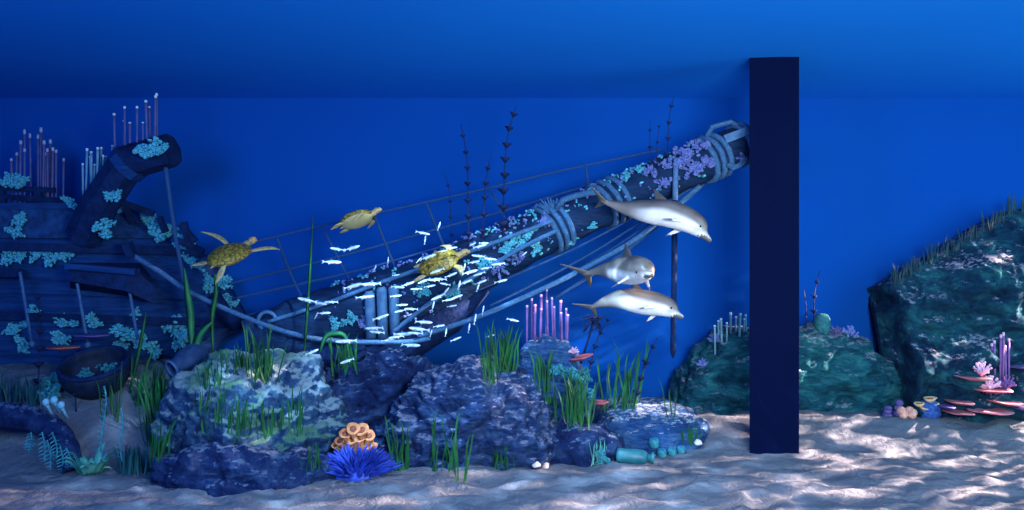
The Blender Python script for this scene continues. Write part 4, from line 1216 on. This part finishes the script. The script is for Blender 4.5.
def dolphin(label, pts, up_tail, up_head, girth=1.0, fluke=(1, 1), pec=1.0):
    sp = spline([P(*p) for p in pts], 12); n = len(sp)
    cum = [0]
    for a, b in zip(sp, sp[1:]): cum.append(cum[-1] + (b - a).length)
    L = cum[-1]

    def frame(s):
        d = s * L
        for i in range(n - 1):
            if cum[i] <= d <= cum[i + 1] + 1e-6:
                k = (d - cum[i]) / (cum[i + 1] - cum[i]); c = sp[i].lerp(sp[i + 1], k)
                a = max(0, i - 2); b = min(n - 1, i + 3); t = (sp[b] - sp[a]).normalized()
                u = Vector(up_tail).lerp(Vector(up_head), s); sd = t.cross(u).normalized(); u = sd.cross(t).normalized()
                return c, t, u, sd
    mb = MB(); vs = []; fs = []; S = 20; N = 70
    for i in range(N + 1):
        s = i / N; c, t, u, sd = frame(s); hh, hw = prof(s); hh *= L * girth; hw *= L * girth
        off = -u * L * .022 * sm(.86, .95, s)
        for k in range(S):
            a = 2 * PI * k / S; vs.append(c + off + sd * math.cos(a) * hw + u * math.sin(a) * hh)
    for i in range(N):
        for k in range(S): fs.append((i * S + k, i * S + (k + 1) % S, (i + 1) * S + (k + 1) % S, (i + 1) * S + k))
    fs.append(tuple(range(S))[::-1]); fs.append(tuple(N * S + k for k in range(S)))
    mb.add(vs, fs)
    c, t, u, sd = frame(.52); hh = prof(.52)[0] * L * girth
    fin(mb, c + u * hh * .75, L * .17, u * L * .13 - t * L * .085, L * .03, L * .034, t, sd, 8, L * .025)
    c, t, u, sd = frame(.015)
    for sg, k in zip((1, -1), fluke): fin(mb, c + t * L * .015, L * .10, sd * sg * L * .18 * k - t * L * .10 * k, L * .025, L * .024, t, u, 8, L * .025)
    c, t, u, sd = frame(.715); hh, hw = prof(.715)
    for sg in (1, -1): fin(mb, c - u * hh * L * .55 * girth + sd * sg * hw * L * .7 * girth, L * .075, (sd * sg * L * .085 - u * L * .09 - t * L * .09) * pec, L * .022, L * .024, t, (u + sd * sg * .7), 8, L * .02)
    o = fused(mb, 'dolphin', 0.0125, frame(.5)[0])
    sam = [(i / 60, frame(i / 60)) for i in range(61)]

    def tone(p):
        best = min(sam, key=lambda q: (q[1][0] - p).length_squared); s, (c, t, u, sd) = best
        hh, hw = prof(s); r = p - c; v = r.dot(u) / (hh * L * girth); w = abs(r.dot(sd)) / (hw * L * girth)
        if v > 1.12 or w > 1.25 or s < .06: b = 0.0
        else:
            b = sm(-.02, -.52, v + .08 * math.sin(s * 9)) * sm(.26, .48, s)
        g = 0.10 + 0.10 * sm(.75, -.15, v) + .03 * noise.noise(p * 5)
        grey = Vector((g * 1.06, g * .99, g * .93)); white = Vector((.92, .92, .92))
        col = grey.lerp(white, b)
        if s > .80 and v < .3:    # dusky smudge at mouth and eye
            col = col.lerp(Vector((.22, .21, .2)), .6 * sm(.80, .88, s) * sm(-1.0, -.55, v) if s < .93 else .55)
        if v < -1.1 or w > 1.2: col = Vector((.15, .135, .12))
        return col
    paint(o, tone)
    tag(o, label, 'dolphin')
    c, t, u, sd = frame(.865); hh, hw = prof(.865)
    for sg in (1, -1):
        mb = MB(); mb.ellip(c + sd * sg * hw * L * girth * .93 - u * hh * L * .28 * girth, (.016, .016, .016), 10, 8); mb.build('eye', M['black'], o)
    return o


dolphin('topmost dolphin, diving to the right in front of the bowsprit', [(601, 200, 12.35), (622, 207, 12.2), (646, 211, 12.05), (670, 214, 11.9), (693, 223, 11.75), (713, 240, 11.65)], (0, .5, .85), (0.1, .40, .92), girth=1.02)
dolphin('middle dolphin turning towards the viewer above the lowest dolphin', [(584, 274, 12.6), (602, 270, 12.3), (620, 270, 11.9), (636, 270, 11.4), (646, 270, 11.0), (653, 272, 10.75)], (0, .75, .65), (0.0, .35, .93), girth=.96)
dolphin('lowest of the three dolphins, arching right with white belly', [(590, 308, 12.3), (604, 302, 12.1), (622, 299, 11.95), (642, 302, 11.8), (664, 306, 11.65), (685, 316, 11.55)], (0, .7, .7), (0.05, .42, .9), girth=1.08)


def turtle(label, px, py, Y, fwd, up, Lpx, fl, fr, rl, rr_, head=(.72, 0, .02)):
    """fl.. flipper tips in shell units (x forward, y left, z up)"""
    c = P(px, py, Y); k = Lpx / F * Y
    f = Vector(fwd).normalized(); u = Vector(up); l = u.cross(f).normalized(); u = f.cross(l)
    m = Matrix((f, l, u)).transposed()
    W = lambda v: c + m @ (Vector(v) * k)
    mb = MB()
    mb.ellip(c + u * (-.02 * k), (.46 * k, .36 * k, .13 * k), 18, 10, m)
    mb.tube([W((.34, 0, 0)), W((.52, 0, .0)), W((.60, head[1] * .7, head[2] * .8))], [.10 * k, .085 * k, .08 * k], 10)
    mb.ellip(W(head), (.125 * k, .085 * k, .085 * k), 12, 8, m); mb.ellip(W((head[0] + .09, head[1], head[2] - .025)), (.06 * k, .05 * k, .045 * k), 10, 6, m)
    for root, tip, wd in (((.32, .26, -.02), fl, .17), ((.32, -.26, -.02), fr, .17), ((-.36, .2, -.03), rl, .16), ((-.36, -.2, -.03), rr_, .16)):
        a = W(root); b = W(tip); d = b - a; bend = m @ Vector((.10, 0, .02)) * k * (1 if wd == .17 else 0)
        nrm = u - d.normalized() * u.dot(d.normalized()); ch = d.cross(nrm).normalized()
        vs = []; fs = []; S = 8; n = 8
        for i in range(n + 1):
            t = i / n; q = a.lerp(b, t) + bend * math.sin(PI * t); w = wd * k * (.55 + .55 * math.sin(PI * min(1, t * 1.1))) * (1 - .8 * t ** 4); th = .065 * k * (1 - .45 * t)
            for j in range(S):
                an_ = 2 * PI * j / S; vs.append(q + ch * math.cos(an_) * w * .5 + nrm.normalized() * math.sin(an_) * th * .5)
        for i in range(n):
            for j in range(S): fs.append((i * S + j, i * S + (j + 1) % S, (i + 1) * S + (j + 1) % S, (i + 1) * S + j))
        fs.append(tuple(range(S))[::-1]); fs.append(tuple(n * S + j for j in range(S))); mb.add(vs, fs)
    mb.tube([W((-.42, 0, -.03)), W((-.56, 0, -.05))], [.05 * k, .012 * k], 8)
    o = fused(mb, 'sea_turtle', .011, c)

    def tone(p):
        q = m.transposed() @ (p - c) / k
        s = .5 + .5 * noise.noise(q * 22)
        pale = Vector((.48, .42, .20)); tan = Vector((.46, .33, .13)); dk = Vector((.20, .13, .04))
        if q.z < -.03 and abs(q.x) < .48 and abs(q.y) < .4: return pale
        return dk.lerp(tan, sm(.3, .55, s)).lerp(pale, .35)
    paint(o, tone); tag(o, label, 'turtle')
    mb = MB(); vs = []; fs = []; NR, NA = 14, 40
    vs.append(W((0, 0, .20)))
    for i in range(1, NR + 1):
        t = i / NR
        for j in range(NA):
            a = 2 * PI * j / NA; x = .53 * t * math.cos(a); y = .42 * t * math.sin(a) * (1 - .22 * (x / .53 < 0) * (x / .53) ** 2)
            z = .20 * (1 - t ** 2.2) ** .75 + .012 * max(0, math.cos(6 * t)) - .005 + .012 * (t > .9) * math.cos(a * 14)
            vs.append(W((x, y, z)))
    for j in range(NA):
        fs.append((0, 1 + j, 1 + (j + 1) % NA))
        for i in range(NR - 1):
            a = 1 + i * NA + j; b = 1 + i * NA + (j + 1) % NA; fs.append((a, a + NA, b + NA, b))
    b0 = len(vs)
    for j in range(NA):
        a = 2 * PI * j / NA; vs.append(W((.47 * math.cos(a), .36 * math.sin(a), -.05)))
    for j in range(NA): fs.append((1 + (NR - 1) * NA + j, b0 + j, b0 + (j + 1) % NA, 1 + (NR - 1) * NA + (j + 1) % NA))
    mb.add(vs, fs); mb.build('carapace', M['scute'], o)
    for sg in (1, -1):
        mb = MB(); mb.ellip(W((head[0] + .05, head[1] + sg * .075, head[2] + .025)), (.016 * k,) * 3, 8, 6); mb.build('eye', M['black'], o)
    return o


turtle('leftmost sea turtle, swimming away with flippers spread beside the ship bow', 229, 255, 12.35, (.42, .80, .42), (-.05, -.50, .85), 47, (.10, .80, .36), (.62, -.86, .0), (-.62, .50, -.06), (-.72, -.22, -.30))
turtle('middle sea turtle with pale belly swimming up to the right', 357, 220, 12.35, (.86, -.15, .34), (-.30, .45, .85), 36, (.02, .55, -.05), (.05, -.42, -.26), (-.68, .22, -.04), (-.78, -.14, -.06), head=(.64, 0, .04))
turtle('sea turtle among the silver fish, right of the three posts', 439, 263, 12.45, (.88, -.05, .33), (-.16, -.62, .76), 42, (.10, .62, .02), (.42, -.62, -.10), (-.66, .26, -.04), (-.80, -.25, -.08), head=(.66, 0, .03))


# fish ----------------------------------------------------------------
def fish_mesh():
    mb = MB(); S = 8
    pr = [(-.40, .012, .025), (-.30, .022, .038), (-.1, .048, .085), (.1, .06, .105), (.28, .055, .095), (.40, .038, .066), (.48, .018, .03), (.5, .006, .012)]
    vs = []; fs = []
    for x, w, h in pr:
        for k in range(S):
            a = 2 * PI * k / S; vs.append((x, math.cos(a) * w, math.sin(a) * h))
    for i in range(len(pr) - 1):
        for k in range(S): fs.append((i * S + k, i * S + (k + 1) % S, (i + 1) * S + (k + 1) % S, (i + 1) * S + k))
    fs.append(tuple(range(S))[::-1]); fs.append(tuple((len(pr) - 1) * S + k for k in range(S)))
    mb.add(vs, fs)

    def f3(pts, y0=.0, t=.008):
        v = [Vector((x, y0 - t, z)) for x, z in pts] + [Vector((x, y0 + t, z)) for x, z in pts]; n = len(pts)
        mb.add(v, [tuple(range(n)), tuple(range(n, 2 * n))[::-1]] + [(i, n + i, n + (i + 1) % n, (i + 1) % n) for i in range(n)])
    f3([(-.38, .02), (-.56, .13), (-.50, .0), (-.56, -.13), (-.38, -.02)])
    f3([(.10, .09), (-.08, .17), (-.10, .08)]); f3([(-.06, -.08), (-.18, -.14), (-.20, -.05)])
    for s in (-1, 1):
        mb.add([(.22, s * .05, -.02), (.10, s * .14, -.08), (.08, s * .12, -.05), (.18, s * .05, .0), (.20, s * .052, -.04)], [(0, 1, 2, 3), (0, 3, 2, 1, 4)])
    return mb


ORD = ['first', 'second', 'third', 'fourth', 'fifth', 'sixth', 'seventh', 'eighth', 'ninth', 'tenth', 'eleventh', 'twelfth', 'thirteenth', 'fourteenth', 'fifteenth', 'sixteenth']
# px, py, length px, tilt degrees (nose up positive, facing right), turned (1 = end on)
SHOALS = [
    ('below the middle turtle', 'fish below the middle turtle', [(337, 249, 16, -8, 0), (352, 248, 18, 15, 0), (332, 262, 20, -2, 0)]),
    ('in open water above the posts', 'fish in open water above the posts', [(423, 233, 15, -12, 0), (425, 240, 8, 80, 1), (439, 226, 8, 70, 1), (388, 261, 8, 80, 1), (396, 275, 8, 5, 1), (375, 268, 7, 60, 1)]),
    ('left of the three posts', 'fish left of the posts', [(307, 300, 20, -12, 0), (319, 303, 18, -8, 0), (331, 302, 14, 0, 0), (316, 316, 7, 50, 1), (324, 313, 14, 2, 0), (353, 286, 22, 14, 0), (371, 284, 20, 3, 0), (365, 297, 20, 6, 0), (346, 341, 22, 2, 0), (347, 361, 16, 20, 0), (312, 352, 15, 22, 0)]),
    ('around the three pale posts', 'fish around the three posts', [(381, 317, 18, 18, 0), (374, 328, 20, 4, 0), (377, 332, 16, -4, 0), (396, 296, 12, 5, 0), (398, 287, 14, -4, 0), (402, 305, 13, 4, 0), (400, 311, 12, 12, 0), (411, 309, 14, -2, 0), (409, 315, 7, 20, 1), (396, 337, 16, 8, 0), (411, 345, 20, -3, 0), (419, 329, 22, -6, 0), (403, 334, 20, 2, 0), (388, 340, 14, 10, 0), (415, 333, 16, -3, 0)]),
    ('just below the turtle shell', 'fish just below the turtle shell', [(408, 284, 14, 18, 0), (424, 281, 14, 22, 0), (433, 280, 13, -4, 0), (440, 279, 14, -4, 0), (451, 275, 14, 22, 0), (437, 271, 16, 20, 0), (416, 289, 12, 2, 0), (430, 286, 12, 10, 0), (445, 284, 11, -10, 0)]),
    ('just above the turtle shell', 'fish just above the turtle shell', [(428, 257, 18, 18, 0), (419, 260, 7, 45, 1), (452, 248, 12, 10, 0), (443, 251, 10, 12, 0)]),
    ('right of the turtle head', 'fish right of the turtle head', [(464, 268, 9, 70, 1), (470, 272, 18, 14, 0), (478, 256, 14, -6, 0), (474, 262, 13, 10, 0), (480, 246, 15, 14, 0), (484, 243, 10, 0, 0), (491, 259, 13, -6, 0), (498, 264, 14, 6, 0), (524, 254, 8, 30, 1), (473, 244, 8, 20, 1), (486, 268, 12, 10, 0), (479, 274, 13, 18, 0)]),
    ('right of the posts under the bowsprit', 'fish under the bowsprit', [(438, 297, 16, 24, 0), (433, 306, 9, 75, 1), (446, 291, 10, 40, 1), (456, 297, 15, 18, 0), (448, 300, 12, 10, 0), (459, 285, 9, 70, 1), (478, 287, 9, 65, 1), (481, 282, 13, 20, 0), (439, 326, 12, 8, 0), (431, 333, 7, 70, 1), (446, 332, 8, 80, 1), (424, 322, 18, -4, 0), (466, 282, 14, 20, 0), (452, 306, 11, 10, 0)]),
    ('over the middle boulder', 'fish over the middle boulder', [(456, 339, 12, 20, 0), (469, 328, 9, 75, 1), (475, 319, 10, 78, 1), (483, 310, 9, 70, 1), (501, 281, 14, 12, 0), (513, 320, 13, -14, 0), (490, 336, 10, 15, 0)]),
]
fish0 = None
rnd = random.Random(3)
for zone, grp, lst in SHOALS:
    lst = sorted(lst)
    for i, (a, b, l, tilt, turned) in enumerate(lst):
        Y = 12.05 + rnd.uniform(-.25, .25)
        if fish0 is None: o = fish0 = fish_mesh().build('fish', M['fish'], loc=(0, 0, 0))
        else: o = fish0.copy(); COL.objects.link(o); [o.__delitem__(k) for k in ('label', 'category', 'group') if k in o]
        yaw = rnd.uniform(-.25, .25) if not turned else rnd.uniform(.5, .9) * rnd.choice((-1, 1))
        if rnd.random() < .35 and not turned: yaw += PI; tilt = -tilt if False else tilt
        s = l / F * Y * (.95 if not turned else 1.1)
        pitch = -R(tilt) if abs(yaw) < 2 else R(tilt)
        o.location = P(a, b, Y); o.rotation_euler = (rnd.uniform(-.2, .2), pitch, yaw); o.scale = (s, s, s)
        size = 'small silver fish' if l >= 14 else ('tiny silver fish' if not turned else 'end-on silver fish')
        tag(o, f'{size} {zone}, {ORD[i]} from the left', 'fish', grp)


# ------------------------------------------------------------------ light
w = bpy.data.worlds.new('world'); scene.world = w; w.use_nodes = True
bg = w.node_tree.nodes['Background']; bg.inputs[0].default_value = (0.06, 0.25, 1.0, 1); bg.inputs[1].default_value = 0.3


def aim(o, target):
    d = Vector(target) - o.location; o.rotation_euler = d.to_track_quat('-Z', 'Y').to_euler()


def area(name, loc, target, size, energy, col, sy=None):
    l = bpy.data.lights.new(name, 'AREA'); l.energy = energy; l.color = col; l.size = size
    if sy: l.shape = 'RECTANGLE'; l.size_y = sy
    o = bpy.data.objects.new(name, l); COL.objects.link(o); o.location = loc; aim(o, target); return o


def ripple_spot(name, loc, target, energy, col, angle, scale, lo=0.25, hi=4.0, radius=0.02, blend=.6):
    """an added, unseen spot whose patterned beam imitates light rippling through water"""
    l = bpy.data.lights.new(name, 'SPOT'); l.energy = energy; l.color = col; l.spot_size = R(angle); l.spot_blend = blend; l.shadow_soft_size = radius
    l.use_nodes = True; nt = l.node_tree; L = nt.links.new; em = nt.nodes['Emission']
    tc = nt.nodes.new('ShaderNodeTexCoord'); sx = nt.nodes.new('ShaderNodeSeparateXYZ'); L(tc.outputs['Normal'], sx.inputs[0])
    dx = tex(nt, 'ShaderNodeMath', operation='DIVIDE'); L(sx.outputs['X'], dx.inputs[0]); L(sx.outputs['Z'], dx.inputs[1])
    dy = tex(nt, 'ShaderNodeMath', operation='DIVIDE'); L(sx.outputs['Y'], dy.inputs[0]); L(sx.outputs['Z'], dy.inputs[1])
    cb = nt.nodes.new('ShaderNodeCombineXYZ'); L(dx.outputs[0], cb.inputs[0]); L(dy.outputs[0], cb.inputs[1])
    ns = tex(nt, 'ShaderNodeTexNoise', Scale=scale * .6, Detail=2.0); L(cb.outputs[0], ns.inputs['Vector'])
    mxv = tex(nt, 'ShaderNodeMix', data_type='RGBA'); mxv.inputs['Factor'].default_value = .05; L(cb.outputs[0], mxv.inputs[6]); L(ns.outputs['Color'], mxv.inputs[7])
    vo = tex(nt, 'ShaderNodeTexVoronoi', Scale=scale, feature='DISTANCE_TO_EDGE'); L(mxv.outputs[2], vo.inputs['Vector'])
    r1 = ramp(nt, [(0.0, 1.0), (0.14, 0.42), (0.34, 0.04)]); L(vo.outputs[0], r1.inputs[0])
    n2 = tex(nt, 'ShaderNodeTexNoise', Scale=scale * .7, Detail=3.0); L(cb.outputs[0], n2.inputs['Vector'])
    r2 = ramp(nt, [(0.47, 0.0), (0.68, 1.0)]); L(n2.outputs['Fac'], r2.inputs[0])
    mu = tex(nt, 'ShaderNodeMath', operation='MULTIPLY'); L(r1.outputs[0], mu.inputs[0]); L(r2.outputs[0], mu.inputs[1])
    fin_ = tex(nt, 'ShaderNodeMath', operation='MULTIPLY_ADD'); L(mu.outputs[0], fin_.inputs[0]); fin_.inputs[1].default_value = hi; fin_.inputs[2].default_value = lo
    L(fin_.outputs[0], em.inputs['Strength'])
    o = bpy.data.objects.new(name, l); COL.objects.link(o); o.location = loc; aim(o, target); return o


f_ = area('front_fill', (3.2, 1.0, 3.7), (3.4, 12, 2.6), 4.0, 760, (0.82, 0.92, 1.0), 2.5); f_.data.spread = R(125)  # added fill, out of view, brightens the animals and the scene from the front
area('left_fill', (-6.0, 2.0, 4.8), (-5.0, 13, 2.2), 3.0, 650, (0.16, 0.45, 1.0))  # added blue fill for the ship side, with no visible source
area('right_fill', (11.5, 8.5, 4.6), (7.5, 15, 3.2), 4.5, 420, (0.30, 0.85, 1.0))  # added fill, unseen, brightens the right part of the back wall
ripple_spot('added_ripple', (14.6, 12.35, 5.4), (4.3, 10.9, 0), 13000, (1.0, 0.66, 0.52), 54, 34.0, 0.05, 9.0, blend=.7)  # added spot out of frame, throws bright ripples across the right-hand sand
ripple_spot('added_ripple', (-0.8, 9.2, 5.85), (-0.8, 11.0, 0.3), 1500, (0.50, 0.74, 1.0), 100, 9.0, 0.4, 3.2)  # second added spot, unseen overhead, for the rocks and nearer sand

# ------------------------------------------------------------------ view
vs_ = scene.view_settings
scene.display_settings.display_device = 'sRGB'
vs_.view_transform = 'Standard'; vs_.look = 'None'; vs_.gamma = 1.0; vs_.exposure = 0.0; vs_.use_curve_mapping = False
scene.cycles.use_denoising = True
scene.cycles.max_bounces = 6; scene.cycles.diffuse_bounces = 3; scene.cycles.glossy_bounces = 2
scene.cycles.sample_clamp_indirect = 4.0
